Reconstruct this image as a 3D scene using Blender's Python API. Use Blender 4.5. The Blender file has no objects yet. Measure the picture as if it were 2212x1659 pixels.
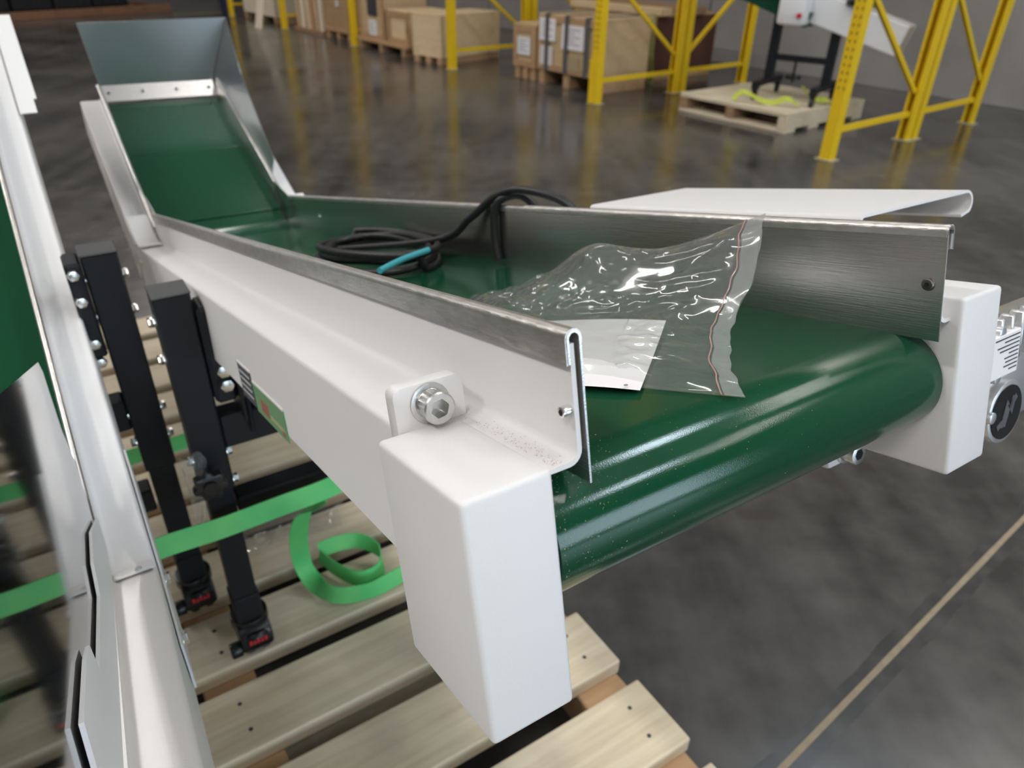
import bpy, bmesh, math, random
from mathutils import Vector, Matrix, noise
random.seed(7)
sc = bpy.context.scene
COL = sc.collection
V = Vector
# ------------------------------------------------------------------ camera
F_PX, PITCH, ROLL, CAM_H = 1569.09, 0.5511, -0.0201, 1.3859
fwd = V((0, math.cos(PITCH), -math.sin(PITCH)))
right0 = V((1, 0, 0)); down0 = fwd.cross(right0)
cr = right0 * math.cos(ROLL) + down0 * math.sin(ROLL)
cd = -right0 * math.sin(ROLL) + down0 * math.cos(ROLL)
CAM = V((0, 0, CAM_H))
cam_d = bpy.data.cameras.new('camera'); cam = bpy.data.objects.new('camera', cam_d); COL.objects.link(cam)
Rm = Matrix((cr, -cd, -fwd)).transposed()
cam.matrix_world = Matrix.Translation(CAM) @ Rm.to_4x4()
cam_d.sensor_fit = 'HORIZONTAL'; cam_d.sensor_width = 36.0; cam_d.lens = F_PX / 2212 * 36.0
cam_d.clip_start = 0.02; cam_d.clip_end = 200
cam_d.dof.use_dof = True; cam_d.dof.focus_distance = 0.52; cam_d.dof.aperture_fstop = 8.0
sc.camera = cam
sc.cycles.max_bounces = 7; sc.cycles.diffuse_bounces = 3; sc.cycles.glossy_bounces = 4
# ------------------------------------------------------------------ light and exposure
vs = sc.view_settings
sc.display_settings.display_device = 'sRGB'
vs.view_transform = 'Standard'; vs.look = 'None'; vs.gamma = 1.0; vs.use_curve_mapping = False
vs.exposure = -0.12
wd = bpy.data.worlds.new('world'); sc.world = wd; wd.use_nodes = True
wd.node_tree.nodes['Background'].inputs[0].default_value = (0.75, 0.85, 1.0, 1)
wd.node_tree.nodes['Background'].inputs[1].default_value = 0.35

def area(name, loc, target, sx, sy, power, col):
    ld = bpy.data.lights.new(name, 'AREA'); ld.shape = 'RECTANGLE'; ld.size = sx; ld.size_y = sy
    ld.energy = power; ld.color = col
    o = bpy.data.objects.new(name, ld); COL.objects.link(o); o.location = loc
    o.rotation_euler = (V(target) - V(loc)).to_track_quat('-Z', 'Y').to_euler()
    return o
RACK_A = V((2.3383, 5.5805, 0)); RU = V((-0.6193, 0.7851, 0)).normalized(); RV = V((0.7851, 0.6193, 0)).normalized()
RACK_RZ = math.atan2(RV.y, RV.x)
CEIL = 7.5
# rows of long LED fixtures under the ceiling, running along the racks; each throws light down and some up
for i in range(-2, 3):
    for j, pw in ((-2.5, 0.98), (-9.2, 2.85)):
        p = RACK_A + RU * (i * 5.6 + 1.0) + RV * j
        o = area('ceiling_lamp', (p.x, p.y, CEIL - 0.5), (p.x, p.y, 0), 0.3, 2.6, 66 * pw, (1.0, 0.975, 0.945))
        o.rotation_euler = (0, 0, RACK_RZ)
        o = area('ceiling_lamp_up', (p.x, p.y, CEIL - 0.45), (p.x, p.y, CEIL), 0.3, 2.6, 36 * pw, (1.0, 0.975, 0.945))
        o.rotation_euler = (math.pi, 0, RACK_RZ)
for u_ in (-3.6, -7.8):
    p = RACK_A + RU * u_ + RV * 1.8; o = area('ceiling_lamp', (p.x, p.y, CEIL - 0.5), (p.x, p.y, 0), 0.3, 2.6, 60, (1.0, 0.96, 0.90)); o.rotation_euler = (0, 0, RACK_RZ)
# skylight panels in the roof to the right
for u_ in (-2.1, -8.0):
    p = RACK_A + RU * u_ + RV * 0.1; o = area('skylight', (p.x, p.y, CEIL - 0.06), (p.x, p.y, 0), 0.9, 1.3, 105, (0.74, 0.88, 1.0)); o.rotation_euler = (0, 0, RACK_RZ)
# daylight through the open dock doors behind the camera
for k, (a, b) in enumerate(((5.4, -6.6), (8.6, -3.4))):
    area('dock_door_daylight', (a, b, 2.0), (a - 3.6, b + 4.4, 1.35), 3.0, 3.2, 190, (0.66, 0.84, 1.0))

# ------------------------------------------------------------------ pixel/plane helpers (world metres)
def ray(x, y):
    return cr * ((x - 1106) / F_PX) + cd * ((y - 829.5) / F_PX) + fwd
def at_plane(x, y, p, n):
    r = ray(x, y); t = (V(p) - CAM).dot(n) / r.dot(n); return CAM + r * t
def at_z(x, y, z=0.0):
    return at_plane(x, y, V((0, 0, z)), V((0, 0, 1)))
# conveyor frame: x away from the camera, y to the left, z up
MC = Matrix(((-0.531, -0.8384, -0.1232), (0.8109, -0.5449, 0.2132), (-0.2459, 0.0133, 0.9692)))
cx = MC.col[0].normalized(); cy = (MC.col[1] - cx * MC.col[1].dot(cx)).normalized(); cz = cx.cross(cy)
MAIN = Matrix.Translation((-0.0251, 0.2774, CAM_H - 0.2436)) @ Matrix((cx, cy, cz)).transposed().to_4x4()
MAINI = MAIN.inverted()
def loc(x, y, ax, val):
    n = (cx, cy, cz)[ax]; return MAINI @ at_plane(x, y, MAIN @ V([val if i == ax else 0 for i in range(3)]), n)

# ------------------------------------------------------------------ materials
MATS = {}
def mat(name, col, rough=0.5, metal=0.0, spec=0.5, nscale=0, namt=0.0, ncol=None, bump=0.0, bscale=60, stretch=(1, 1, 1), coat=0, aniso=0.0):
    m = bpy.data.materials.new(name); m.use_nodes = True; nt = m.node_tree; p = nt.nodes['Principled BSDF']
    p.inputs['Base Color'].default_value = (*col, 1); p.inputs['Roughness'].default_value = rough; p.inputs['Metallic'].default_value = metal
    p.inputs['Specular IOR Level'].default_value = spec
    if coat: p.inputs['Coat Weight'].default_value = coat; p.inputs['Coat Roughness'].default_value = 0.08
    if aniso: p.inputs['Anisotropic'].default_value = aniso
    tc = nt.nodes.new('ShaderNodeTexCoord'); mp = nt.nodes.new('ShaderNodeMapping'); mp.inputs['Scale'].default_value = stretch
    nt.links.new(tc.outputs['Object'], mp.inputs['Vector'])
    if namt:
        n = nt.nodes.new('ShaderNodeTexNoise'); n.inputs['Scale'].default_value = nscale; n.inputs['Detail'].default_value = 6
        nt.links.new(mp.outputs[0], n.inputs['Vector'])
        mx = nt.nodes.new('ShaderNodeMix'); mx.data_type = 'RGBA'
        c2 = ncol or tuple(c * 0.6 for c in col)
        mx.inputs[6].default_value = (*col, 1); mx.inputs[7].default_value = (*c2, 1)
        rm = nt.nodes.new('ShaderNodeMapRange'); rm.inputs[1].default_value = 0.4; rm.inputs[2].default_value = 0.7; rm.inputs[4].default_value = namt
        nt.links.new(n.outputs[0], rm.inputs[0]); nt.links.new(rm.outputs[0], mx.inputs[0]); nt.links.new(mx.outputs[2], p.inputs['Base Color'])
    if bump:
        n2 = nt.nodes.new('ShaderNodeTexNoise'); n2.inputs['Scale'].default_value = bscale; n2.inputs['Detail'].default_value = 3
        nt.links.new(mp.outputs[0], n2.inputs['Vector'])
        b = nt.nodes.new('ShaderNodeBump'); b.inputs['Strength'].default_value = bump; b.inputs['Distance'].default_value = 0.001
        nt.links.new(n2.outputs[0], b.inputs['Height']); nt.links.new(b.outputs[0], p.inputs['Normal'])
    MATS[name] = m; return m
mat('white', (0.79, 0.775, 0.77), 0.42, spec=0.35, bump=0.10, bscale=500)
mat('white2', (0.78, 0.77, 0.77), 0.42, spec=0.35, bump=0.05, bscale=500)
mat('steel', (0.68, 0.665, 0.64), 0.27, 1.0, bump=0.12, bscale=900, stretch=(0.03, 1, 1), nscale=7, namt=0.25, ncol=(0.48, 0.46, 0.44))
mat('steel_edge', (0.74, 0.71, 0.68), 0.40, 1.0, bump=0.5, bscale=300, stretch=(0.4, 1, 1), nscale=120, namt=0.4, ncol=(0.40, 0.38, 0.36))
mat('mirror', (0.40, 0.39, 0.385), 0.06, 1.0, nscale=3, namt=0.1)
mat('sheet_grey', (0.55, 0.57, 0.58), 0.30, 1.0, nscale=4, namt=0.15)
mat('belt', (0.006, 0.060, 0.025), 0.115, spec=0.5, nscale=5, namt=0.35, ncol=(0.005, 0.048, 0.022), bump=0.05, bscale=1100)
mat('belt_under', (0.02, 0.06, 0.035), 0.7)
mat('zinc', (0.62, 0.62, 0.60), 0.33, 1.0, nscale=300, namt=0.4, ncol=(0.45, 0.45, 0.43), bump=0.15, bscale=400)
mat('zinc_bright', (0.82, 0.82, 0.80), 0.2, 1.0)
mat('screw_dark', (0.22, 0.20, 0.17), 0.35, 1.0)
mat('hole', (0.004, 0.004, 0.004), 0.8)
mat('black_metal', (0.010, 0.011, 0.014), 0.48, spec=0.3, bump=0.08, bscale=300)
mat('black_cap', (0.05, 0.05, 0.052), 0.5)
mat('black_plastic', (0.010, 0.010, 0.011), 0.3)
mat('red', (0.55, 0.02, 0.03), 0.4)
mat('rubber', (0.012, 0.012, 0.013), 0.42)
mat('cyan', (0.06, 0.36, 0.42), 0.35)
mat('paper', (0.86, 0.83, 0.84), 0.75, nscale=14, namt=0.06)
mat('label_dark', (0.05, 0.055, 0.07), 0.45)
mat('label_rim', (0.72, 0.69, 0.67), 0.4)
mat('label_green', (0.10, 0.30, 0.13), 0.5, nscale=60, namt=0.6, ncol=(0.22, 0.26, 0.12))
mat('label_red', (0.30, 0.08, 0.05), 0.5)
mat('label_tan', (0.42, 0.33, 0.20), 0.5)
mat('ink', (0.06, 0.06, 0.07), 0.6)
mat('logo_grey', (0.10, 0.10, 0.105), 0.4)
mat('joint_stain', (0.045, 0.043, 0.040), 0.25, nscale=14, namt=0.7, ncol=(0.085, 0.08, 0.075))
mat('ink_grey', (0.25, 0.26, 0.28), 0.6)
mat('cast', (0.66, 0.66, 0.66), 0.34, 0.85, bump=0.2, bscale=300)
mat('black_disc', (0.008, 0.008, 0.009), 0.25)
mat('strap', (0.11, 0.62, 0.19), 0.55, nscale=9, namt=0.6, ncol=(0.26, 0.76, 0.22), bump=0.5, bscale=500)
mat('strap_neon', (0.50, 0.55, 0.06), 0.6)
mat('strap_olive', (0.36, 0.38, 0.13), 0.6)
mat('strap_orange', (0.75, 0.16, 0.04), 0.6)
mat('yellow', (0.86, 0.56, 0.012), 0.42, nscale=8, namt=0.25, ncol=(0.74, 0.48, 0.012))
mat('galv_plate', (0.45, 0.40, 0.25), 0.5)
mat('dust_tan', (0.62, 0.52, 0.36), 0.8)
mat('dust_rust', (0.30, 0.15, 0.09), 0.8)
mat('navy', (0.01, 0.015, 0.06), 0.5)
mat('floor_paint', (0.42, 0.32, 0.06), 0.5)
mat('sealant', (0.30, 0.24, 0.16), 0.7, nscale=40, namt=0.5)
mat('dark_goods', (0.012, 0.013, 0.017), 0.5)
mat('dark_goods_b', (0.02, 0.02, 0.024), 0.35)
mat('brown_skid', (0.26, 0.13, 0.07), 0.65, nscale=6, namt=0.5)
mat('redbrown', (0.115, 0.045, 0.028), 0.6, nscale=5, namt=0.5)
mat('strap_steel', (0.20, 0.20, 0.21), 0.45, 0.6)
mat('cream_board', (0.82, 0.70, 0.54), 0.7, nscale=5, namt=0.2)
mat('conc_dark', (0.10, 0.105, 0.11), 0.6)

def wood(name, c1, c2, grain=1.0, rough=0.62):
    m = bpy.data.materials.new(name); m.use_nodes = True; nt = m.node_tree; p = nt.nodes['Principled BSDF']
    p.inputs['Roughness'].default_value = rough; p.inputs['Specular IOR Level'].default_value = 0.3
    tc = nt.nodes.new('ShaderNodeTexCoord'); oi = nt.nodes.new('ShaderNodeObjectInfo')
    add = nt.nodes.new('ShaderNodeVectorMath'); add.operation = 'ADD'
    mul = nt.nodes.new('ShaderNodeVectorMath'); mul.operation = 'SCALE'; mul.inputs[3].default_value = 11.0
    cmb = nt.nodes.new('ShaderNodeCombineXYZ')
    for i in range(3): nt.links.new(oi.outputs['Random'], cmb.inputs[i])
    nt.links.new(cmb.outputs[0], mul.inputs[0]); nt.links.new(tc.outputs['Object'], add.inputs[0]); nt.links.new(mul.outputs[0], add.inputs[1])
    mp = nt.nodes.new('ShaderNodeMapping'); mp.inputs['Scale'].default_value = (26 * grain, 1.6 * grain, 26 * grain)
    nt.links.new(add.outputs[0], mp.inputs['Vector'])
    n = nt.nodes.new('ShaderNodeTexNoise'); n.inputs['Scale'].default_value = 2.2; n.inputs['Detail'].default_value = 5; n.inputs['Distortion'].default_value = 0.6
    nt.links.new(mp.outputs[0], n.inputs['Vector'])
    cr_ = nt.nodes.new('ShaderNodeValToRGB'); cr_.color_ramp.elements[0].position = 0.3; cr_.color_ramp.elements[1].position = 0.72
    cr_.color_ramp.elements[0].color = (*c2, 1); cr_.color_ramp.elements[1].color = (*c1, 1)
    nt.links.new(n.outputs[0], cr_.inputs[0])
    # knots and grey weathering of their own shape
    n2 = nt.nodes.new('ShaderNodeTexNoise'); n2.inputs['Scale'].default_value = 5.0; n2.inputs['Detail'].default_value = 4
    nt.links.new(add.outputs[0], n2.inputs['Vector'])
    rm = nt.nodes.new('ShaderNodeMapRange'); rm.inputs[1].default_value = 0.55; rm.inputs[2].default_value = 0.75; rm.inputs[4].default_value = 0.55
    nt.links.new(n2.outputs[0], rm.inputs[0])
    mx = nt.nodes.new('ShaderNodeMix'); mx.data_type = 'RGBA'; mx.inputs[7].default_value = (c2[0] * 0.75, c2[1] * 0.78, c2[2] * 0.85, 1)
    nt.links.new(rm.outputs[0], mx.inputs[0]); nt.links.new(cr_.outputs[0], mx.inputs[6]); nt.links.new(mx.outputs[2], p.inputs['Base Color'])
    b = nt.nodes.new('ShaderNodeBump'); b.inputs['Strength'].default_value = 0.25; b.inputs['Distance'].default_value = 0.002
    nt.links.new(n.outputs[0], b.inputs['Height']); nt.links.new(b.outputs[0], p.inputs['Normal'])
    MATS[name] = m
wood('pine', (0.78, 0.68, 0.51), (0.62, 0.51, 0.36))
wood('pine_dark', (0.40, 0.25, 0.14), (0.30, 0.18, 0.10))
wood('ply', (0.62, 0.45, 0.27), (0.54, 0.38, 0.21), 0.5)
wood('ply_light', (0.78, 0.60, 0.37), (0.70, 0.52, 0.31), 0.5)
wood('ply_mid', (0.46, 0.31, 0.17), (0.38, 0.25, 0.13), 0.5)
wood('timber', (0.54, 0.34, 0.19), (0.44, 0.27, 0.14), 0.6)

def film(name, tint=0.06, rough=0.06, gloss=0.9):
    m = bpy.data.materials.new(name); m.use_nodes = True; nt = m.node_tree; nt.nodes.clear()
    out = nt.nodes.new('ShaderNodeOutputMaterial'); tr = nt.nodes.new('ShaderNodeBsdfTransparent'); tr.inputs[0].default_value = (0.95, 0.96, 0.955, 1)
    gl = nt.nodes.new('ShaderNodeBsdfGlossy'); gl.inputs['Roughness'].default_value = rough; gl.inputs[0].default_value = (gloss, gloss, gloss, 1)
    lw = nt.nodes.new('ShaderNodeLayerWeight'); lw.inputs[0].default_value = 0.5
    pw = nt.nodes.new('ShaderNodeMath'); pw.operation = 'POWER'; pw.inputs[1].default_value = 4.0; nt.links.new(lw.outputs['Facing'], pw.inputs[0])
    fr = nt.nodes.new('ShaderNodeMapRange'); fr.inputs[3].default_value = 0.05; fr.inputs[4].default_value = 0.9; nt.links.new(pw.outputs[0], fr.inputs[0])
    mx = nt.nodes.new('ShaderNodeMixShader'); nt.links.new(fr.outputs[0], mx.inputs[0]); nt.links.new(tr.outputs[0], mx.inputs[1]); nt.links.new(gl.outputs[0], mx.inputs[2])
    df = nt.nodes.new('ShaderNodeBsdfDiffuse'); df.inputs[0].default_value = (0.85, 0.87, 0.86, 1)
    m2 = nt.nodes.new('ShaderNodeMixShader'); m2.inputs[0].default_value = tint
    nt.links.new(mx.outputs[0], m2.inputs[1]); nt.links.new(df.outputs[0], m2.inputs[2]); nt.links.new(m2.outputs[0], out.inputs[0])
    MATS[name] = m
film('film', 0.05); film('film_seal', 0.17, 0.15); film('wrap', 0.10, 0.10)
film('zip_red', 0.5); MATS['zip_red'].node_tree.nodes['Diffuse BSDF'].inputs[0].default_value = (0.60, 0.34, 0.32, 1)

def floor_material():
    m = bpy.data.materials.new('polished_concrete'); m.use_nodes = True; nt = m.node_tree; p = nt.nodes['Principled BSDF']
    tc = nt.nodes.new('ShaderNodeTexCoord')
    def nz(scale, st, det=6, rot=0.0):
        mp = nt.nodes.new('ShaderNodeMapping'); mp.inputs['Scale'].default_value = st; mp.inputs['Rotation'].default_value = (0, 0, rot)
        nt.links.new(tc.outputs['Object'], mp.inputs[0]); n = nt.nodes.new('ShaderNodeTexNoise'); n.inputs['Scale'].default_value = scale; n.inputs['Detail'].default_value = det
        nt.links.new(mp.outputs[0], n.inputs['Vector']); return n
    n1 = nz(0.9, (1, 1, 1)); n2 = nz(6, (1, 0.12, 1), 5, 0.55); n3 = nz(9, (1, 1, 1), 8)
    r = nt.nodes.new('ShaderNodeValToRGB'); e = r.color_ramp.elements
    e[0].position = 0.40; e[0].color = (0.038, 0.035, 0.032, 1); e[1].position = 0.62; e[1].color = (0.118, 0.111, 0.104, 1)
    mixf = nt.nodes.new('ShaderNodeMath'); mixf.operation = 'MULTIPLY_ADD'; mixf.inputs[1].default_value = 0.45
    ad = nt.nodes.new('ShaderNodeMath'); ad.operation = 'MULTIPLY_ADD'; ad.inputs[1].default_value = 0.3
    m3 = nt.nodes.new('ShaderNodeMath'); m3.operation = 'MULTIPLY'; m3.inputs[1].default_value = 0.25
    nt.links.new(n3.outputs[0], m3.inputs[0]); nt.links.new(n2.outputs[0], ad.inputs[0]); nt.links.new(m3.outputs[0], ad.inputs[2])
    nt.links.new(n1.outputs[0], mixf.inputs[0]); nt.links.new(ad.outputs[0], mixf.inputs[2]); nt.links.new(mixf.outputs[0], r.inputs[0])
    nt.links.new(r.outputs[0], p.inputs['Base Color'])
    rr = nt.nodes.new('ShaderNodeMapRange'); rr.inputs[1].default_value = 0.3; rr.inputs[2].default_value = 0.7; rr.inputs[3].default_value = 0.13; rr.inputs[4].default_value = 0.26
    nt.links.new(n1.outputs[0], rr.inputs[0]); nt.links.new(rr.outputs[0], p.inputs['Roughness'])
    p.inputs['Specular IOR Level'].default_value = 0.6
    b = nt.nodes.new('ShaderNodeBump'); b.inputs['Strength'].default_value = 0.04; b.inputs['Distance'].default_value = 0.01
    nt.links.new(n2.outputs[0], b.inputs['Height']); nt.links.new(b.outputs[0], p.inputs['Normal'])
    MATS['floor'] = m
floor_material()
mat('wall', (0.33, 0.305, 0.285), 0.85, nscale=1.3, namt=0.6, ncol=(0.20, 0.185, 0.175), bump=0.1, bscale=20)
mat('wall_far', (0.40, 0.39, 0.38), 0.85)
mat('ceiling', (0.80, 0.78, 0.75), 0.9)

# ------------------------------------------------------------------ mesh helpers
def link(o): COL.objects.link(o); return o
def obj(name, bm, m, parent=None, smooth=False, world=False, M=None):
    """one mesh object; world=True: bm is in world metres and goes under a root with matrix M"""
    if world and M is not None: bm.transform(M.inverted())
    bmesh.ops.recalc_face_normals(bm, faces=bm.faces)
    me = bpy.data.meshes.new(name); bm.to_mesh(me); bm.free()
    mats = m if isinstance(m, (list, tuple)) else [m]
    for k in mats: me.materials.append(MATS[k])
    if smooth:
        for p in me.polygons: p.use_smooth = True
        me.set_sharp_from_angle(angle=math.radians(38))
    o = link(bpy.data.objects.new(name, me))
    if parent: o.parent = parent
    return o
def root(name, label, cat, M=None, group=None):
    o = link(bpy.data.objects.new(name, None)); o.empty_display_size = 0.05
    if M is not None: o.matrix_world = M
    tag(o, label, cat, group); return o
def tag(o, label, cat, group=None, kind=None):
    o['label'] = label; o['category'] = cat
    if group: o['group'] = group
    if kind: o['kind'] = kind
    return o
def struct(o): o['kind'] = 'structure'; return o
def new(): return bmesh.new()
def merge(bm, t, M=None):
    if M is not None: t.transform(M)
    me = bpy.data.meshes.new('t'); t.to_mesh(me); t.free(); bm.from_mesh(me); bpy.data.meshes.remove(me); return bm
def box(bm, a, b, bev=0.0, seg=2, M=None):
    t = new(); bmesh.ops.create_cube(t, size=1)
    a, b = V(a), V(b); c = (a + b) / 2; s = b - a
    for v in t.verts: v.co = V((v.co.x * s.x, v.co.y * s.y, v.co.z * s.z)) + c
    if bev: bmesh.ops.bevel(t, geom=t.edges[:], offset=bev, segments=seg, profile=0.5, affect='EDGES')
    return merge(bm, t, M)
def frame_from(z, x=None):
    z = V(z).normalized()
    x = V(x) if x is not None else (V((0, 0, 1)) if abs(z.z) < 0.9 else V((1, 0, 0)))
    x = (x - z * x.dot(z)).normalized(); y = z.cross(x)
    return Matrix((x, y, z)).transposed()
def cyl(bm, p0, p1, r, n=16, r2=None, cap=True, bev=0):
    p0, p1 = V(p0), V(p1); t = new(); L = (p1 - p0).length
    bmesh.ops.create_cone(t, cap_ends=cap, segments=n, radius1=r, radius2=r if r2 is None else r2, depth=L)
    if bev:
        es = [e for e in t.edges if len(e.link_faces) == 2 and any(len(f.verts) > 4 for f in e.link_faces)]
        bmesh.ops.bevel(t, geom=es, offset=bev, segments=2, profile=0.5, affect='EDGES')
    M = Matrix.Translation((p0 + p1) / 2) @ frame_from(p1 - p0).to_4x4()
    return merge(bm, t, M)
def beam(bm, p0, p1, w, h, up=(0, 0, 1), bev=0.0):
    """box beam from p0 to p1, h along up, w across"""
    p0, p1 = V(p0), V(p1); d = p1 - p0; z = d.normalized(); u = V(up); u = (u - z * u.dot(z)).normalized(); s = z.cross(u)
    M = Matrix((s, u, z)).transposed().to_4x4(); M.translation = (p0 + p1) / 2
    return box(bm, (-w / 2, -h / 2, -d.length / 2), (w / 2, h / 2, d.length / 2), bev, 1, M)
def extr(bm, prof, o, ax, ay, d, bev=0):
    """closed polygon prof (2-d, in axes ax, ay about o) extruded by vector d"""
    o, ax, ay, d = V(o), V(ax), V(ay), V(d); t = new()
    a = [t.verts.new(o + ax * p[0] + ay * p[1]) for p in prof]; b = [t.verts.new(v.co + d) for v in a]
    n = len(a); t.faces.new(a); t.faces.new(b[::-1])
    for i in range(n): t.faces.new((a[i], b[i], b[(i + 1) % n], a[(i + 1) % n]))
    bmesh.ops.recalc_face_normals(t, faces=t.faces)
    if bev: bmesh.ops.bevel(t, geom=t.edges[:], offset=bev, segments=2, profile=0.5, affect='EDGES')
    return merge(bm, t)
def strip_profile(path, th):
    """closed outline of an open 2-d path thickened by th to its left side"""
    n = len(path); off = []
    for i in range(n):
        a = V(path[max(i - 1, 0)]); b = V(path[i]); c = V(path[min(i + 1, n - 1)])
        d1 = (b - a); d2 = (c - b)
        if d1.length < 1e-9: d1 = d2
        if d2.length < 1e-9: d2 = d1
        d1 = d1.normalized(); d2 = d2.normalized(); n1 = V((-d1.y, d1.x)); n2 = V((-d2.y, d2.x)); m = (n1 + n2)
        m = m.normalized(); k = th / max(0.3, m.dot(n1)); off.append(b + m * k)
    return [tuple(p) for p in path] + [tuple(p) for p in off[::-1]]
def arc(cx_, cy_, r, a0, a1, n):
    return [(cx_ + r * math.cos(math.radians(a0 + (a1 - a0) * i / n)), cy_ + r * math.sin(math.radians(a0 + (a1 - a0) * i / n))) for i in range(n + 1)]
def tube(bm, pts, r, n=10, cap=True):
    pts = [V(p) for p in pts]; rings = []; up = V((0.13, 0.31, 0.94))
    for i, p in enumerate(pts):
        d = (pts[min(i + 1, len(pts) - 1)] - pts[max(i - 1, 0)]).normalized()
        s = d.cross(up)
        s = s.normalized() if s.length > 1e-4 else V((1, 0, 0)); up = s.cross(d).normalized()
        rings.append([bm.verts.new(p + (s * math.cos(2 * math.pi * k / n) + up * math.sin(2 * math.pi * k / n)) * r) for k in range(n)])
    for a, b in zip(rings, rings[1:]):
        for k in range(n): bm.faces.new((a[k], a[(k + 1) % n], b[(k + 1) % n], b[k]))
    if cap: bm.faces.new(rings[0][::-1]); bm.faces.new(rings[-1])
    return bm
def spline(pts, n=12):
    """Catmull-Rom through points (any dimension as Vectors)"""
    P = [V(p) for p in pts]; P = [P[0] * 2 - P[1]] + P + [P[-1] * 2 - P[-2]]; out = []
    for i in range(1, len(P) - 2):
        for k in range(n):
            t = k / n; a, b, c, d = P[i - 1:i + 3]
            out.append(0.5 * ((2 * b) + (c - a) * t + (2 * a - 5 * b + 4 * c - d) * t * t + (3 * b - a - 3 * c + d) * t ** 3))
    out.append(P[-2]); return out
def ribbon(bm, pts, wd, w, th):
    """flat band along pts, wd = unit width direction at each point"""
    A = []
    for i, p in enumerate(pts):
        d = (pts[min(i + 1, len(pts) - 1)] - pts[max(i - 1, 0)]).normalized(); s = wd[i] - d * wd[i].dot(d); s.normalize(); n = d.cross(s)
        A.append([bm.verts.new(p + s * (w / 2 * a) + n * (th / 2 * b)) for a, b in ((-1, -1), (1, -1), (1, 1), (-1, 1))])
    for a, b in zip(A, A[1:]):
        for k in range(4): bm.faces.new((a[k], a[(k + 1) % 4], b[(k + 1) % 4], b[k]))
    bm.faces.new(A[0][::-1]); bm.faces.new(A[-1]); return bm
def hexhead(bm, p, n, r, h, washer=0.0):
    p, n = V(p), V(n).normalized()
    if washer: cyl(bm, p, p + n * 0.0015, washer, 18)
    cyl(bm, p, p + n * h, r, 6, bev=r * 0.12)
def bolt(parent, p, n, r, h, washer=0.0, M=None):
    bm = new(); hexhead(bm, p, n, r, h, washer); return obj('hex_bolt', bm, 'zinc_bright', parent, True, M is not None, M)
def quad_sheet(bm, pts, th):
    """flat polygon sheet with thickness"""
    P = [V(p) for p in pts]; n = (P[1] - P[0]).cross(P[2] - P[0]).normalized()
    a = [bm.verts.new(p) for p in P]; b = [bm.verts.new(p + n * th) for p in P]; k = len(P)
    bm.faces.new(a); bm.faces.new(b[::-1])
    for i in range(k): bm.faces.new((a[i], b[i], b[(i + 1) % k], a[(i + 1) % k]))
    return bm
X, Y, Z = V((1, 0, 0)), V((0, 1, 0)), V((0, 0, 1))

# ================================================================== SETTING
def rk(u, v, z=0.0): return RACK_A + RU * u + RV * v + Z * z
bm = new(); box(bm, (-26, -16, -0.3), (22, 34, 0.0)); struct(obj('floor', bm, 'floor'))
WALLV = 3.43
MR = Matrix.Translation(RACK_A) @ Matrix.Rotation(RACK_RZ, 4, 'Z')     # rack frame: x = depth, y = along the row
def wall(name, a, b, m='wall_far'):
    bm = new(); box(bm, a, b, M=MR); return struct(obj(name, bm, m))
# the concrete wall behind the racks: tilt-up panels with recessed joints
wl = new(); box(wl, (WALLV + 0.012, -16, 0), (WALLV + 0.25, 24, CEIL), M=MR); wall_back = struct(obj('wall_back', wl, 'conc_dark'))
for i in range(8):
    b_ = new(); box(b_, (WALLV, -15.95 + i * 5.0, 0.0), (WALLV + 0.02, -15.95 + i * 5.0 + 4.97, CEIL), 0.004, 1, MR); obj('wall_panel', b_, 'wall', wall_back)
wall('wall_left', (-22, 24, 0), (WALLV + 0.25, 24.25, CEIL))
wall('wall_right', (-22, -16.25, 0), (WALLV + 0.25, -16, CEIL))
wall('ceiling', (-22, -16.2, CEIL), (WALLV + 0.25, 24.2, CEIL + 0.2), 'ceiling')
# front wall with wide open dock doors
for k, (a, b) in enumerate(((-16, -14.2), (-10.0, -8.2), (-4.0, -2.2), (2.0, 3.8), (8.0, 24))):
    w_ = new(); box(w_, (-22.25, a, 0), (-22, b, CEIL), M=MR)
    if k == 0:
        w_2 = w_; box(w_2, (-22.25, -14.2, 4.2), (-22, 8.0, CEIL), M=MR)
    struct(obj('wall_front', w_, 'wall_far'))
# sawn floor joint filled with sealant
j0 = at_z(1690, 1659); j1 = at_z(2212, 1120); jd = (j1 - j0).normalized()
bm = new(); js = jd.cross(Z)
pts_a = []; 
for i in range(90):
    p = j0 - jd * 1.0 + jd * i * 0.12; w = 0.0065 + 0.0018 * noise.noise(V((i * 0.9, 3, 1))); pts_a.append((bm.verts.new(p - js * w + Z * 0.0012), bm.verts.new(p + js * w + Z * 0.0012)))
for a, b in zip(pts_a, pts_a[1:]): bm.faces.new((a[0], a[1], b[1], b[0]))
struct(obj('trim_1', bm, 'sealant'))
bm = new(); pts_a = []
for i in range(180):
    p = j0 - jd * 1.0 + jd * i * 0.06; w = 0.030 + 0.010 * noise.noise(V((i * 0.35, 7, 1))); w2 = 0.034 + 0.012 * noise.noise(V((i * 0.4, 17, 1)))
    pts_a.append((bm.verts.new(p - js * w + Z * 0.0006), bm.verts.new(p + js * w2 + Z * 0.0006)))
for a, b in zip(pts_a, pts_a[1:]): bm.faces.new((a[0], a[1], b[1], b[0]))
struct(obj('trim_3', bm, 'joint_stain'))
# yellow floor line far left
bm = new(); p0 = at_z(372, 31); p1 = at_z(498, 26); s_ = (p1 - p0).normalized().cross(Z) * 0.05
q = [bm.verts.new(p + Z * 0.002) for p in (p0 - s_, p0 + s_, p1 + s_, p1 - s_)]; bm.faces.new(q); struct(obj('trim_2', bm, 'floor_paint'))

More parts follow.
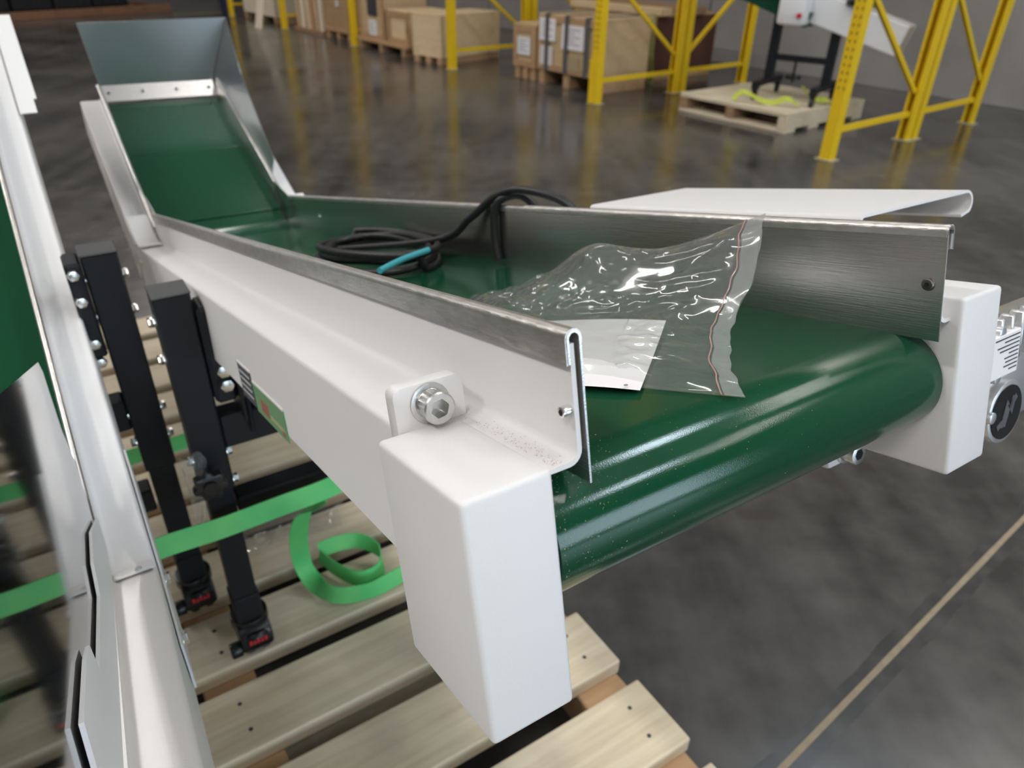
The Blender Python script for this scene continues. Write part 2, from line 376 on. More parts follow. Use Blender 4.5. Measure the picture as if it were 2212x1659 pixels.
# ================================================================== MAIN CONVEYOR
conv = root('belt_conveyor', 'white framed conveyor with glossy green belt running from the foreground to a grey hopper', 'conveyor', MAIN)
YC = -0.254; XB = 1.7926
def mir(y, right): return 2 * YC - y if right else y
A35 = math.radians(35); IX = V((math.cos(A35), 0, math.sin(A35))); IZ = V((-math.sin(A35), 0, math.cos(A35))); IO = V((XB, 0, 0.0745))
def inc(xp, y, zp): return IO + IX * xp + IZ * zp + Y * y
for rt in (False, True):
    # pressed channel: web, top flange, upright
    path = [(-0.02, -0.112), (-0.02, -0.005)] + arc(-0.025, -0.005, 0.005, 0, 90, 5)[1:] + [(-0.0703, 0.0)] + arc(-0.0703, 0.006, 0.006, 270, 180, 5)[1:] + [(-0.0763, 0.0665)]
    prof = [(mir(y, rt), z) for y, z in strip_profile(path, 0.003)]
    bm = new(); extr(bm, prof, (0.0025, 0, 0), Y, Z, X * (XB + 0.02)); ch = obj('side_channel', bm, 'white', conv, True)
    # channel of the incline
    pathi = [(-0.02, -0.20), (-0.02, -0.095)] + arc(-0.025, -0.095, 0.005, 0, 90, 3)[1:] + [(-0.0703, -0.09)] + arc(-0.0703, -0.084, 0.006, 270, 180, 3)[1:] + [(-0.0763, -0.046)]
    profi = [(mir(y, rt), z) for y, z in strip_profile(pathi, 0.003)]
    bm = new(); extr(bm, profi, inc(0.0, 0, 0), Y, IZ, IX * 0.695); obj('incline_channel', bm, 'white', conv, True)
    # stainless side guide with its folded lip
    pg = [(-0.0813, -0.0157), (-0.0813, 0.0695)] + arc(-0.0780, 0.0695, 0.0033, 180, 0, 8)[1:] + [(-0.0747, 0.0560)]
    prof = [(mir(y, rt), z) for y, z in strip_profile(pg, 0.0013)]
    bm = new(); extr(bm, prof[:2] + prof[2:], (0, 0, 0), Y, Z, X * XB); g = obj('side_guide', bm, 'steel', conv, True)
    pl = [(-0.0826, 0.0660), (-0.0826, 0.0695)] + arc(-0.0780, 0.0695, 0.0046, 180, 0, 8)[1:] + [(-0.0734, 0.0555)]
    prof = [(mir(y, rt), z) for y, z in strip_profile(pl, 0.0009)]
    bm = new(); extr(bm, prof, (0.0005, 0, 0), Y, Z, X * (XB - 0.001)); obj('folded_lip', bm, 'steel_edge', g, True)
    pg = [(-0.0813, -0.112), (-0.0813, -0.045)] + arc(-0.0780, -0.045, 0.0033, 180, 0, 6)[1:] + [(-0.0747, -0.060)]
    prof = [(mir(y, rt), z) for y, z in strip_profile(pg, 0.0013)]
    bm = new(); extr(bm, prof, inc(0.0, 0, 0), Y, IZ, IX * 0.70); obj('incline_guide', bm, 'steel', conv, True)
    # guide web closing the bend
    bm = new(); ya = mir(-0.0826, rt); sgn = -1 if rt else 1
    quad_sheet(bm, [(XB - 0.05, ya, -0.0157), (XB + 0.06, ya, -0.02), inc(0.13, ya, -0.09), inc(0.13, ya, -0.042), (XB, ya, 0.072), (XB - 0.05, ya, 0.072)], 0.001)
    obj('bend_web', bm, 'steel', conv)
    # curved white bracket over the bend
    pts = [(XB - 0.10, 0.0045)] + [(XB - 0.10 + 0.02 + 0.20 * math.sin(math.radians(a)), 0.0045 + 0.20 * (1 - math.cos(math.radians(a)))) for a in range(0, 36, 5)]
    e_ = pts[-1]; pts.append((e_[0] + 0.05 * math.cos(A35), e_[1] + 0.05 * math.sin(A35)))
    bm = new(); extr(bm, strip_profile(pts, 0.003), (0, mir(-0.020, rt), 0), X, Z, Y * (-0.050 if not rt else 0.050))
    bb = obj('bend_bracket', bm, 'white2', conv, True)
    for xx in (XB - 0.04, XB + 0.06):
        bolt(conv, (xx, mir(-0.02, rt), -0.035), Y * (1 if not rt else -1), 0.007, 0.007, 0.011)
# belt: one closed loop round the end drum, along the bed, round the bend and up the incline
R_D, XD, ZD = 0.041, 0.0455, -0.0577
bp = [(0.75, ZD - R_D)] + arc(XD, ZD, R_D, 270, 90, 28) + [(0.4, ZD + R_D), (1.1, ZD + R_D)]
bend_c = []
for i in range(7):
    a = math.radians(35 * i / 6); bend_c.append((XB + 0.012 + 0.16 * math.sin(a), ZD + R_D - 0.0 + 0.16 * (1 - math.cos(a))))
bp += bend_c; bx, bz = bend_c[-1]
bp += [(bx + math.cos(A35) * k * 0.1, bz + math.sin(A35) * k * 0.1) for k in (1, 2, 3, 4, 5, 6, 6.5)]
bm = new()
prof = strip_profile([(p[0], p[1]) for p in bp], 0.0022)
A_ = [bm.verts.new((x, -0.0590, z)) for x, z in prof]; B_ = [bm.verts.new((x, -0.4420, z)) for x, z in prof]; n_ = len(prof)
h_ = n_ // 2
for i in range(n_): bm.faces.new((A_[i], B_[i], B_[(i + 1) % n_], A_[(i + 1) % n_]))
for S_ in (A_, B_):
    for i in range(h_ - 1): bm.faces.new((S_[i], S_[i + 1], S_[n_ - 2 - i], S_[n_ - 1 - i]))
belt = obj('belt', bm, 'belt', conv, True)
bm = new(); cyl(bm, (XD, -0.0600, ZD), (XD, -0.4425, ZD), R_D - 0.0025, 32); obj('end_drum', bm, 'zinc', conv, True)
# hold-down seam strips across the belt where it turns upward
bm = new(); beam(bm, inc(0.085, -0.084, -0.108), inc(0.085, -0.424, -0.108), 0.006, 0.006, IZ); obj('hold_down_bar', bm, 'belt', conv)
for k, xp in enumerate((0.42, )):
    bm = new(); beam(bm, inc(xp, -0.09, -0.1085), inc(xp, -0.418, -0.1085), 0.012, 0.003, IZ, 0.001); obj('belt_splice', bm, 'belt', conv)

# end blocks
bm = new(); box(bm, (0, -0.0574, -0.1555), (0.1114, 0, 0.0012), 0.0035, 3); blk = obj('end_block', bm, 'white', conv, True)
bm = new(); extr(bm, [(-0.0155, -0.02), (-0.0155, 0.022)] + arc(-0.0215, 0.0235, 0.006, 0, 90, 4) + arc(-0.0595, 0.0235, 0.006, 90, 180, 4) + [(-0.0655, -0.02)], (0.1125, 0, 0), Y, Z, X * 0.013, 0.0008)
ear = obj('mounting_ear', bm, 'white', blk, True)
bc = V((0.1125, -0.0402, 0.0148))
bm = new(); cyl(bm, bc, bc - X * 0.0018, 0.0140, 40, bev=0.0004); obj('washer', bm, 'zinc', blk, True)
# socket head cap screw: knurled head, hex recess
bm = new(); L0 = 0.0018; HL = 0.0155; HR = 0.0108
rings = []
def ring(r, xo, n=48, kn=0.0):
    return [bm.verts.new(bc + V((-xo, math.cos(2 * math.pi * k / n) * (r + (kn if k % 2 else 0)), math.sin(2 * math.pi * k / n) * (r + (kn if k % 2 else 0))))) for k in range(n)]
seq = [(HR - 0.0006, L0, 0), (HR, L0 + 0.0008, 0), (HR, L0 + 0.002, 0), (HR, L0 + 0.0022, -0.0005), (HR, HL - 0.002, -0.0005), (HR, HL - 0.0017, 0), (HR, HL - 0.0008, 0), (HR - 0.001, HL, 0)]
rs = [ring(r, x, kn=k) for r, x, k in seq]
def hexring(r, xo, n=48):
    out = []
    for k in range(n):
        a = 2 * math.pi * k / n; s = math.pi / 3; b = (a + 0.18) % s - s / 2; rr = r * math.cos(s / 2) / math.cos(b)
        out.append(bm.verts.new(bc + V((-xo, math.cos(a) * rr, math.sin(a) * rr))))
    return out
rs.append(hexring(0.0066, HL)); rs.append(hexring(0.0062, HL - 0.0006)); rs.append(hexring(0.0062, HL - 0.0075))
for a, b in zip(rs, rs[1:]):
    for k in range(48): bm.faces.new((a[k], a[(k + 1) % 48], b[(k + 1) % 48], b[k]))
bm.faces.new(rs[-1]); 
obj('socket_screw', bm, 'zinc', blk, True)
# set screw through the left guide
p = loc(1232, 885, 1, -0.0763); bm = new(); cyl(bm, p, p + Y * 0.0065, 0.0033, 20, bev=0.0004); ss = obj('set_screw', bm, 'zinc_bright', conv, True)
bm = new(); cyl(bm, p + Y * 0.0064, p + Y * 0.0067, 0.0020, 6); obj('socket', bm, 'hole', ss)
p = loc(2005, 614, 1, -0.4254); bm = new(); cyl(bm, p, p + Y * 0.0022, 0.0055, 20, 0.0042, bev=0.0003); ss = obj('pan_screw', bm, 'screw_dark', conv, True)
bm = new(); cyl(bm, p + Y * 0.0021, p + Y * 0.0024, 0.0020, 6); obj('socket', bm, 'hole', ss)
for px_ in ((918, 535), (690, 468)):
    p = loc(*px_, 1, -0.4254); bm = new(); cyl(bm, p, p + Y * 0.002, 0.005, 14); obj('pan_screw', bm, 'zinc_bright', conv, True)
# right hand drive box, its flange foot and clamp below
bm = new(); box(bm, (-0.0068, -0.5019, -0.1375), (0.1046, -0.4446, 0.0158), 0.0035, 3); rb = obj('drive_box', bm, 'white', conv, True)
bm = new(); box(bm, (0.100, -0.490, -0.168), (0.113, -0.438, -0.1275), 0.004, 2); obj('mounting_ear', bm, 'white2', rb, True)
bm = new(); cyl(bm, (0.100, -0.463, -0.154), (0.0982, -0.463, -0.154), 0.0135, 28, bev=0.0004); obj('washer', bm, 'zinc', rb, True)
bm = new(); cyl(bm, (0.099, -0.463, -0.154), (0.085, -0.463, -0.154), 0.0105, 28, bev=0.0008); sk_ = obj('socket_screw', bm, 'zinc', rb, True)
bm = new(); cyl(bm, (0.0852, -0.463, -0.154), (0.0847, -0.463, -0.154), 0.006, 6); obj('socket', bm, 'hole', sk_)
# gear motor beyond the drive box
bm = new()
box(bm, (0.035, -0.64, -0.150), (0.14, -0.505, -0.055), 0.006, 2)
box(bm, (0.024, -0.70, -0.145), (0.05, -0.56, -0.034), 0.004, 2)
for k in range(7):
    box(bm, (0.016, -0.560 - k * 0.018 - 0.004, -0.075), (0.03, -0.560 - k * 0.018, -0.030), 0.0015, 1)
for yy in (-0.558, -0.685):
    for zz in (-0.042, -0.085, -0.125): cyl(bm, (0.026, yy, zz), (0.014, yy, zz), 0.006, 14, bev=0.001)
gm = obj('gear_motor', bm, 'cast', conv, True)
dc = loc(2170, 889, 0, 0.018)
bm = new(); cyl(bm, dc + X * 0.012, dc - X * 0.001, 0.0315, 36, bev=0.001); obj('disc_rim', bm, 'cast', gm, True)
bm = new(); cyl(bm, dc - X * 0.0008, dc - X * 0.002, 0.0272, 36); ds = obj('logo_disc', bm, 'black_disc', gm, True)
bm = new()
pts = [dc + V((-0.0024, a * 0.001, b * 0.001)) for a, b in ((16, -13), (9, -9), (4, -13), (-2, 4), (-7, -2), (-9, 9), (-14, 14))]
ribbon(bm, pts, [V((0, 0.4, 0.9))] * len(pts), 0.006, 0.0006); obj('logo_stroke', bm, 'logo_grey', ds)
bm = new()
pts = [dc + V((-0.0024, a * 0.001, b * 0.001)) for a, b in ((8, -14), (1, 12), (-5, 1), (-9, 15))]
ribbon(bm, pts, [V((0, 0.9, 0.3))] * len(pts), 0.0045, 0.0006); obj('logo_stroke', bm, 'logo_grey', ds)
l0 = loc(2143, 735, 0, 0.0135); l1 = loc(2196, 800, 0, 0.0135)
bm = new(); box(bm, (0.0135, l1.y, l1.z), (0.030, l0.y, l0.z), 0.0008, 1); lb = obj('type_plate', bm, 'paper', gm)
bm = new()
for k in range(9):
    zz = l0.z - 0.004 - k * (l0.z - l1.z - 0.008) / 8.5; ww = (0.9, 0.55, 0.8, 0.7, 0.35, 0.5, 0.45, 0.5, 0.3)[k]
    box(bm, (0.0131, l1.y + (l0.y - l1.y) * 0.05, zz - 0.0006), (0.0136, l1.y + (l0.y - l1.y) * (0.05 + ww * 0.9), zz + 0.0006))
obj('plate_lettering', bm, 'ink', lb)['kind'] = 'stuff'
# folded white cover on the drive side
CZ = 0.058; y0, y1 = -0.552, -0.762
pc_ = [(y0, CZ - 0.045), (y0, CZ - 0.006)] + arc(y0 - 0.006, CZ - 0.006, 0.006, 0, 90, 4)[1:] + [(y1 + 0.012, CZ)] + arc(y1 + 0.014, CZ - 0.014, 0.014, 90, 235, 10)[1:] + [(y1 + 0.022, CZ - 0.029)]
bm = new(); extr(bm, strip_profile(pc_, 0.003), (0.155, 0, 0), Y, Z, X * 0.445); cov = obj('drive_cover', bm, 'white2', conv, True)
bm = new(); box(bm, (0.3, y0 - 0.001, CZ - 0.05), (0.36, -0.487, CZ - 0.044), 0.001, 1); box(bm, (0.3, -0.489, -0.06), (0.36, -0.486, CZ - 0.044), 0.001, 1); obj('cover_bracket', bm, 'white2', conv)
# name plates riveted to the left channel
def plate_on_web(name, pts, m, parent, th=0.0012, off=0.0):
    bm = new(); P = [loc(*q, 1, -0.0198) + Y * off for q in pts]; quad_sheet(bm, P, th)
    return obj(name, bm, m, parent)
bm = new(); box(bm, (0.612, -0.0201, -0.1185), (0.682, -0.0186, -0.072), 0.0004, 1); np_ = obj('name_plate', bm, 'label_dark', conv)
bm = new()
for k in range(4): box(bm, (0.618, -0.0187, -0.082 - k * 0.009), (0.676, -0.0183, -0.0802 - k * 0.009))
obj('plate_lettering', bm, 'label_rim', np_)['kind'] = 'stuff'
bm = new(); box(bm, (0.612, -0.0200, -0.0720), (0.682, -0.0184, -0.0695)); obj('plate_edge', bm, 'label_rim', np_)
bm = new(); box(bm, (0.466, -0.0201, -0.1210), (0.607, -0.0186, -0.083), 0.0004, 1); gp = obj('picture_plate', bm, 'label_green', conv)
bm = new(); box(bm, (0.54, -0.0187, -0.113), (0.575, -0.0182, -0.097), 0.0002, 1); obj('picture_patch', bm, 'label_red', gp)
bm = new(); box(bm, (0.475, -0.0187, -0.117), (0.485, -0.0182, -0.111)); obj('picture_patch', bm, 'label_red', gp)
bm = new(); box(bm, (0.475, -0.0187, -0.112), (0.535, -0.0183, -0.107)); obj('picture_patch', bm, 'label_tan', gp)
bm = new(); box(bm, (0.466, -0.0200, -0.083), (0.607, -0.0184, -0.0805)); obj('plate_edge', bm, 'label_rim', gp)

# hopper of grey sheet over the head of the incline
HB_L, HB_R = inc(0.735, -0.086, -0.066), inc(0.735, -0.422, -0.066)
HT_L, HT_R = inc(0.775, -0.064, 0.110), inc(0.775, -0.490, 0.118)
hop = new(); quad_sheet(hop, [HB_L, HB_R, HT_R, HT_L], 0.0015); hp = obj('hopper_plate', hop, 'sheet_grey', conv)
bm = new(); quad_sheet(bm, [inc(0.692, -0.084, -0.096), inc(0.692, -0.424, -0.096), HB_R, HB_L], 0.0015); hf = obj('hopper_flange', bm, 'steel', conv)
for t in (0.06, 0.35, 0.65, 0.95):
    bm = new(); p = inc(0.712, -0.086 - 0.336 * t, -0.080); cyl(bm, p, p + IZ * 0.006, 0.005, 10); obj('hopper_rivet', bm, 'zinc', hf)
for rt in (False, True):
    w_ = [(0.735, -0.078, -0.052), (0.775, -0.018, 0.118), (0.578, -0.041, 0.076), (0.538, -0.045, 0.060), (0.174, -0.064, -0.005), (0.156, -0.075, -0.042)]
    if not rt: w_ = [(0.735, -0.086, -0.058), (0.775, -0.064, 0.110), (0.578, -0.068, 0.062), (0.538, -0.069, 0.050), (0.174, -0.073, -0.008), (0.156, -0.075, -0.042)]
    bm = new(); quad_sheet(bm, [inc(a, mir(b, rt), c) for a, b, c in w_], 0.0015)
    obj('hopper_wing', bm, 'sheet_grey', conv)

# stand of the main conveyor ------------------------------------------------
E1 = V((-0.5478, 0.8366, 0)); E2 = V((-0.8366, -0.5478, 0))
PT = 0.15      # top of the pallet deck
def P2(a, b, z): return E1 * a + E2 * b + Z * z
def leg_parts(rt, M, a, b, ztop, zsplit, side):
    """square telescopic leg at pallet coordinates (a, b): tube, inner tube, cap, bolts, caster; side = +1 bracket to the left"""
    w = 0.0265
    def bx(bm, a0, a1, b0, b1, z0, z1, bev=0.0015):
        t = new(); Mx = Matrix((E1, E2, Z)).transposed().to_4x4(); box(t, (a0, b0, z0), (a1, b1, z1), bev, 1, Mx); merge(bm, t)
    bm = new(); bx(bm, a - w, a + w, b - w, b + w, zsplit, ztop, 0.003); lg = obj('leg', bm, 'black_metal', rt, False, True, M)
    bm = new(); bx(bm, a - w - 0.001, a + w + 0.001, b - w - 0.001, b + w + 0.001, ztop - 0.001, ztop + 0.003); obj('leg_cap', bm, 'black_cap', lg, False, True, M)
    bm = new(); bx(bm, a - w * 0.84, a + w * 0.84, b - w * 0.84, b + w * 0.84, 0.285, zsplit + 0.02, 0.002); li = obj('inner_leg', bm, 'black_metal', rt, False, True, M)
    bm = new(); bx(bm, a - w * 1.0, a + w * 1.0, b - w * 0.95, b + w * 0.95, 0.235, 0.30, 0.003); obj('leg_foot', bm, 'black_metal', li, False, True, M)
    # caster: swivel head, fork cheeks, twin wheels, red brake pedal
    bm = new(); cyl(bm, P2(a, b, 0.215), P2(a, b, 0.24), 0.036, 20, bev=0.003)
    cyl(bm, P2(a - 0.014, b - 0.031, PT + 0.047), P2(a - 0.014, b + 0.031, PT + 0.047), 0.038, 28, bev=0.008)
    cyl(bm, P2(a - 0.03, b + 0.03, PT + 0.03), P2(a - 0.03, b + 0.052, PT + 0.03), 0.016, 16, bev=0.004)
    cs = obj('caster', bm, 'black_plastic', rt, True, True, M)
    for s in (-1, 1):
        bm = new(); c0 = P2(a - 0.012, b + s * 0.006, PT + 0.033); cyl(bm, c0, c0 + E2 * s * 0.017, 0.033, 24, bev=0.004); obj('wheel', bm, 'black_plastic', cs, True, True, M)
    bm = new(); bx(bm, a - 0.056, a - 0.03, b - 0.022, b + 0.022, 0.196, 0.222, 0.007); bp_ = obj('brake_pedal', bm, 'black_plastic', cs, True, True, M)
    bm = new()
    for k in range(5): bx(bm, a - 0.0575, a - 0.0545, b - 0.017 + k * 0.0072, b - 0.0115 + k * 0.0072, 0.204, 0.215 - 0.003 * (k % 2), 0.0005)
    obj('pedal_mark', bm, 'red', bp_, False, True, M)['kind'] = 'stuff'
    for (zz, dn) in ((ztop - 0.05, 1), (ztop - 0.115, 1), (ztop - 0.30, 1), (ztop - 0.36, 1)):
        for s in (-1, 1): bolt(lg, P2(a + (0.012 if zz > ztop - 0.2 else -0.01), b + s * w, zz), E2 * s, 0.008, 0.010, 0.011, M)
    return lg
L2A, L2B = 1.108, -0.110
leg_parts(conv, MAIN, L2A, L2B, 0.930, 0.56, -1)
def wbox(bm, a0, a1, b0, b1, z0, z1, bev=0.002):
    t = new(); Mx = Matrix((E1, E2, Z)).transposed().to_4x4(); box(t, (a0, b0, z0), (a1, b1, z1), bev, 1, Mx); return merge(bm, t)
# pivot bracket between leg and channel
bm = new(); wbox(bm, L2A - 0.034, L2A + 0.02, L2B - 0.062, L2B - 0.028, 0.735, 0.905, 0.006); br = obj('pivot_bracket', bm, 'black_metal', conv, False, True, MAIN)
bm = new(); wbox(bm, L2A - 0.05, L2A + 0.05, L2B - 0.068, L2B - 0.062, 0.70, 0.91, 0.002); obj('bracket_plate', bm, 'black_metal', br, False, True, MAIN)
for q in ((0.0, 0.800), (-0.004, 0.776)): bolt(br, P2(L2A - 0.034 + q[0], L2B - 0.046, q[1]), -E1, 0.011, 0.016, 0.0, MAIN)
bm = new(); cyl(bm, P2(L2A - 0.03, L2B - 0.075, 0.76), P2(L2A - 0.03, L2B - 0.075, 0.665), 0.004, 8); obj('latch_pin', bm, 'black_metal', br, True, True, MAIN)
# cross members to the far leg under the belt, and the star knob
for zz, hh in ((0.672, 0.062), (0.508, 0.045)):
    bm = new(); wbox(bm, L2A - 0.022, L2A + 0.022, L2B - 0.50, L2B - 0.0265, zz - hh / 2, zz + hh / 2, 0.003); obj('cross_member', bm, 'black_metal', conv, False, True, MAIN)
leg_parts(conv, MAIN, L2A, L2B - 0.525, 0.90, 0.56, 1)
def star_knob(M, rt, c, d):
    bm = new(); pr = []
    for k in range(42):
        a = 2 * math.pi * k / 42; r = 0.0245 + 0.0035 * math.cos(7 * a); pr.append((r * math.cos(a), r * math.sin(a)))
    fr = frame_from(d); extr(bm, pr, c, fr.col[0], fr.col[1], V(d).normalized() * 0.018, 0.002)
    cyl(bm, c - V(d).normalized() * 0.03, c, 0.012, 14); cyl(bm, c + V(d).normalized() * 0.018, c + V(d).normalized() * 0.024, 0.012, 16)
    obj('star_knob', bm, 'black_plastic', rt, True, True, M)
star_knob(MAIN, conv, P2(L2A - 0.055, L2B + 0.016, 0.612), -E1)

# ================================================================== SECOND CONVEYOR (left edge)
def dirw(x, y): return ray(x, y).normalized()
d1 = dirw(180, 540); d2 = dirw(-500, -1560); ny = d2.cross(d1).normalized(); nz2 = d1.cross(ny)
ANG2 = math.acos(d1.dot(d2)); O2 = CAM + dirw(338, 1222) * 1.07
LEFT = Matrix((d1, ny, nz2)).transposed().to_4x4(); LEFT.translation = O2; LEFTI = LEFT.inverted()
def loc2(x, y, ax, val):
    n = (d1, ny, nz2)[ax]; return LEFTI @ at_plane(x, y, LEFT @ V([val if i == ax else 0 for i in range(3)]), n)
lc = root('belt_conveyor', 'second white framed conveyor cut off by the left edge, with mirror polished hopper side', 'conveyor', LEFT)
JX = V((math.cos(ANG2), 0, math.sin(ANG2))); JZ = V((-math.sin(ANG2), 0, math.cos(ANG2)))
def inc2(xp, y, zp): return JX * xp + JZ * zp + Y * y
FW = 0.050; INC2L = 1.75
def chan2(name, o, ax, az, L, up, web, m='white'):
    path = [(0, -web), (0, -0.006)] + arc(0.006, -0.006, 0.006, 180, 90, 5)[1:] + [(FW - 0.007, 0)] + arc(FW - 0.007, 0.007, 0.007, 270, 360, 5)[1:] + [(FW, up)]
    prof = strip_profile(path, -0.003); bm = new(); extr(bm, prof, o, Y, az, ax * L); return obj(name, bm, m, lc, True)
chan2('side_channel', V((-0.9, 0, 0)), X, Z, 0.90, 0.012, 0.13)
chan2('incline_channel', V((0, 0, 0)), JX, JZ, INC2L, 0.045, 0.13)
# guide of the incline with its steel lip, and the green belt beyond
pg = [(FW + 0.006, -0.04), (FW + 0.006, 0.046)] + arc(FW + 0.003, 0.046, 0.003, 0, 180, 6)[1:] + [(FW, 0.040)]
bm = new(); extr(bm, strip_profile(pg, -0.0013), V((0, 0, 0)), Y, JZ, JX * INC2L); obj('incline_guide', bm, 'steel', lc, True)
bm = new(); extr(bm, strip_profile([(FW + 0.007, -0.032), (FW + 0.36, -0.032)], -0.003), V((0, 0, 0)), Y, JZ, JX * INC2L); obj('belt', bm, 'belt', lc)
bm = new(); extr(bm, strip_profile([(FW + 0.007, -0.032), (FW + 0.36, -0.032)], -0.003), V((-0.9, 0, 0)), Y, Z, X * 0.9); obj('belt', bm, 'belt', lc)
# far side frame
bm = new(); extr(bm, [(FW + 0.36, -0.13), (FW + 0.42, -0.13), (FW + 0.42, 0.0), (FW + 0.363, 0.0), (FW + 0.363, 0.045), (FW + 0.36, 0.045)], V((0, 0, 0)), Y, JZ, JX * INC2L); obj('incline_channel', bm, 'white', lc)
bm = new(); extr(bm, [(FW + 0.36, -0.13), (FW + 0.42, -0.13), (FW + 0.42, 0.0), (FW + 0.363, 0.0), (FW + 0.363, 0.045), (FW + 0.36, 0.045)], V((-0.9, 0, 0)), Y, Z, X * 0.9); obj('side_channel', bm, 'white', lc)
# curved bracket over the bend with a slot and bolt
pts = [(-0.012, 0.004), (0.0, 0.004)] + [(0.24 * math.sin(ANG2 * i / 8), 0.004 + 0.24 * (1 - math.cos(ANG2 * i / 8))) for i in range(1, 9)]
e_ = pts[-1]; pts.append((e_[0] + 0.02 * math.cos(ANG2), e_[1] + 0.02 * math.sin(ANG2)))
bm = new(); extr(bm, strip_profile(pts, 0.003), V((0.0, 0.003, 0)), X, Z, Y * 0.046); bb = obj('bend_bracket', bm, 'white2', lc, True)
bm = new(); cyl(bm, (-0.006, 0.020, 0.0065), (-0.006, 0.020, 0.0085), 0.0045, 14); obj('slot_screw', bm, 'zinc', bb, True)
# side plate on the outside of the bend
bm = new(); quad_sheet(bm, [(-0.13, -0.0015, -0.05), (-0.13, -0.0015, -0.11), (0.02, -0.0015, -0.12), inc2(0.2, -0.0015, -0.10), inc2(0.2, -0.0015, -0.01), (0.0, -0.0015, -0.012)], 0.0025); obj('splice_plate', bm, 'white2', lc)
for q in ((0.02, -0.03), (-0.07, -0.075)): bolt(lc, (q[0], -0.003, q[1]), -Y, 0.0085, 0.008, 0.013)
# polished hopper side
MY = FW + 0.0016
op = [(79, 783), (0, 848), (-160, 985), (-420, 1300), (-420, 1700), (60, 1900), (230, 1700), (228, 1449), (222, 1290), (212, 1190), (196, 1100), (178, 1057), (159, 997), (131, 931), (104, 849), (90, 805)]
bm = new(); P = [loc2(*q, 1, MY) for q in op]; quad_sheet(bm, P, 0.0015); hs = obj('hopper_side', bm, 'mirror', lc)
# upright plate with two pointed lugs in front of the polished side
up_ = [(206, 1120), (192, 1150), (195, 1217), (209, 1288), (206, 1449), (184, 1397), (177, 1425), (169, 1565), (196, 1659), (225, 1760), (262, 1760), (254, 1588), (245, 1400), (236, 1262), (224, 1180)]
bm = new(); P = [loc2(*q, 1, FW - 0.002) for q in up_]; quad_sheet(bm, P, 0.003); obj('upright_plate', bm, 'white2', lc)

# notched white plate at the far end
pe = [loc2(*q, 2, 0) for q in ((0, 60),)]
bm = new(); quad_sheet(bm, [inc2(1.05, 0.0, 0.004), inc2(1.05, -0.030, 0.004), inc2(1.10, -0.030, 0.004), inc2(1.10, -0.036, 0.004), inc2(1.45, -0.036, 0.004), inc2(1.45, 0.0, 0.004)], 0.002); obj('end_plate', bm, 'white2', lc)
# its stand
L1A, L1B = 1.275, -0.040
leg_parts(lc, LEFT, L1A, L1B, 0.952, 0.53, 1)
bm = new(); wbox(bm, L1A - 0.03, L1A + 0.03, L1B + 0.028, L1B + 0.052, 0.78, 0.945, 0.004); br = obj('pivot_bracket', bm, 'black_metal', lc, False, True, LEFT)
for q in (0.93, 0.885, 0.81, 0.775): bolt(br, P2(L1A - 0.03, L1B + 0.042, q), -E1, 0.009, 0.012, 0.0, LEFT)
for zz, hh in ((0.655, 0.06), (0.462, 0.05)):
    bm = new(); wbox(bm, L1A - 0.022, L1A + 0.022, L1B + 0.0265, L1B + 0.50, zz - hh / 2, zz + hh / 2, 0.003); obj('cross_member', bm, 'black_metal', lc, False, True, LEFT)
leg_parts(lc, LEFT, L1A, L1B + 0.525, 0.80, 0.53, 1)

# ================================================================== PALLET UNDER THE CONVEYORS
MP = Matrix((E1, E2, Z)).transposed().to_4x4()
pal = root('timber_pallet', 'large pale pine pallet with gapped deck boards under the two conveyors', 'pallet', MP)
PITCHB = 0.1975; k = 0; e = 0.822 - 4 * PITCHB
while e < 2.92:
    a1 = e; a0 = e - 0.147
    bm = new(); jr = random.uniform(-0.004, 0.004)
    box(bm, (a0, -0.714 + jr, PT - 0.038), (a1, 0.75 + jr, PT), 0.004, 2); dbd = obj('deck_board', bm, 'pine', pal)
    for bb_ in (-0.66, -0.045, 0.6):
        for t in (0.3, 0.72):
            y_ = bb_ + random.uniform(-0.006, 0.006); bm = new(); cyl(bm, (a0 + 0.147 * t, y_, PT - 0.001), (a0 + 0.147 * t, y_, PT + 0.0006), 0.0042, 8); obj('nail_head', bm, 'black_cap', dbd)
    e += PITCHB; k += 1
for b0, b1 in ((-0.712, -0.612), (-0.09, 0.01), (0.62, 0.72)):
    bm = new(); box(bm, (-0.1, b0, 0.022), (2.9, b1, PT - 0.0385), 0.003, 1); obj('stringer', bm, 'timber', pal)
for e in (-0.08, 0.9, 1.9, 2.78):
    bm = new(); box(bm, (e, -0.71, 0.0), (e + 0.1, 0.74, 0.0215), 0.003, 1); obj('bottom_board', bm, 'pine', pal)

# ================================================================== STRAPS AND WRAP
def at_e1(x, y, a): return at_plane(x, y, E1 * a, E1)
def strap_from(name, pix, a_of, w, label, widthdirs):
    pts = [at_e1(x, y, a) for (x, y), a in zip(pix, a_of)]; n = 14; S = spline(pts, n); W = spline(widthdirs, n)
    bm = new(); ribbon(bm, S, [q.normalized() for q in W], w, 0.0022)
    return tag(obj(name, bm, 'strap', None, True), label, 'strap')
strap_from('ratchet_strap', [(225, 1240), (340, 1186), (480, 1140), (600, 1095), (690, 1062), (760, 1030)], [1.05] * 6, 0.040,
           'bright green webbing strap stretched between the two conveyors in front of the black legs', [Z + E1 * 0.2] * 6)
ll = [(700, 1065), (668, 1110), (648, 1165), (660, 1230), (705, 1290), (770, 1302), (838, 1270), (868, 1255)]
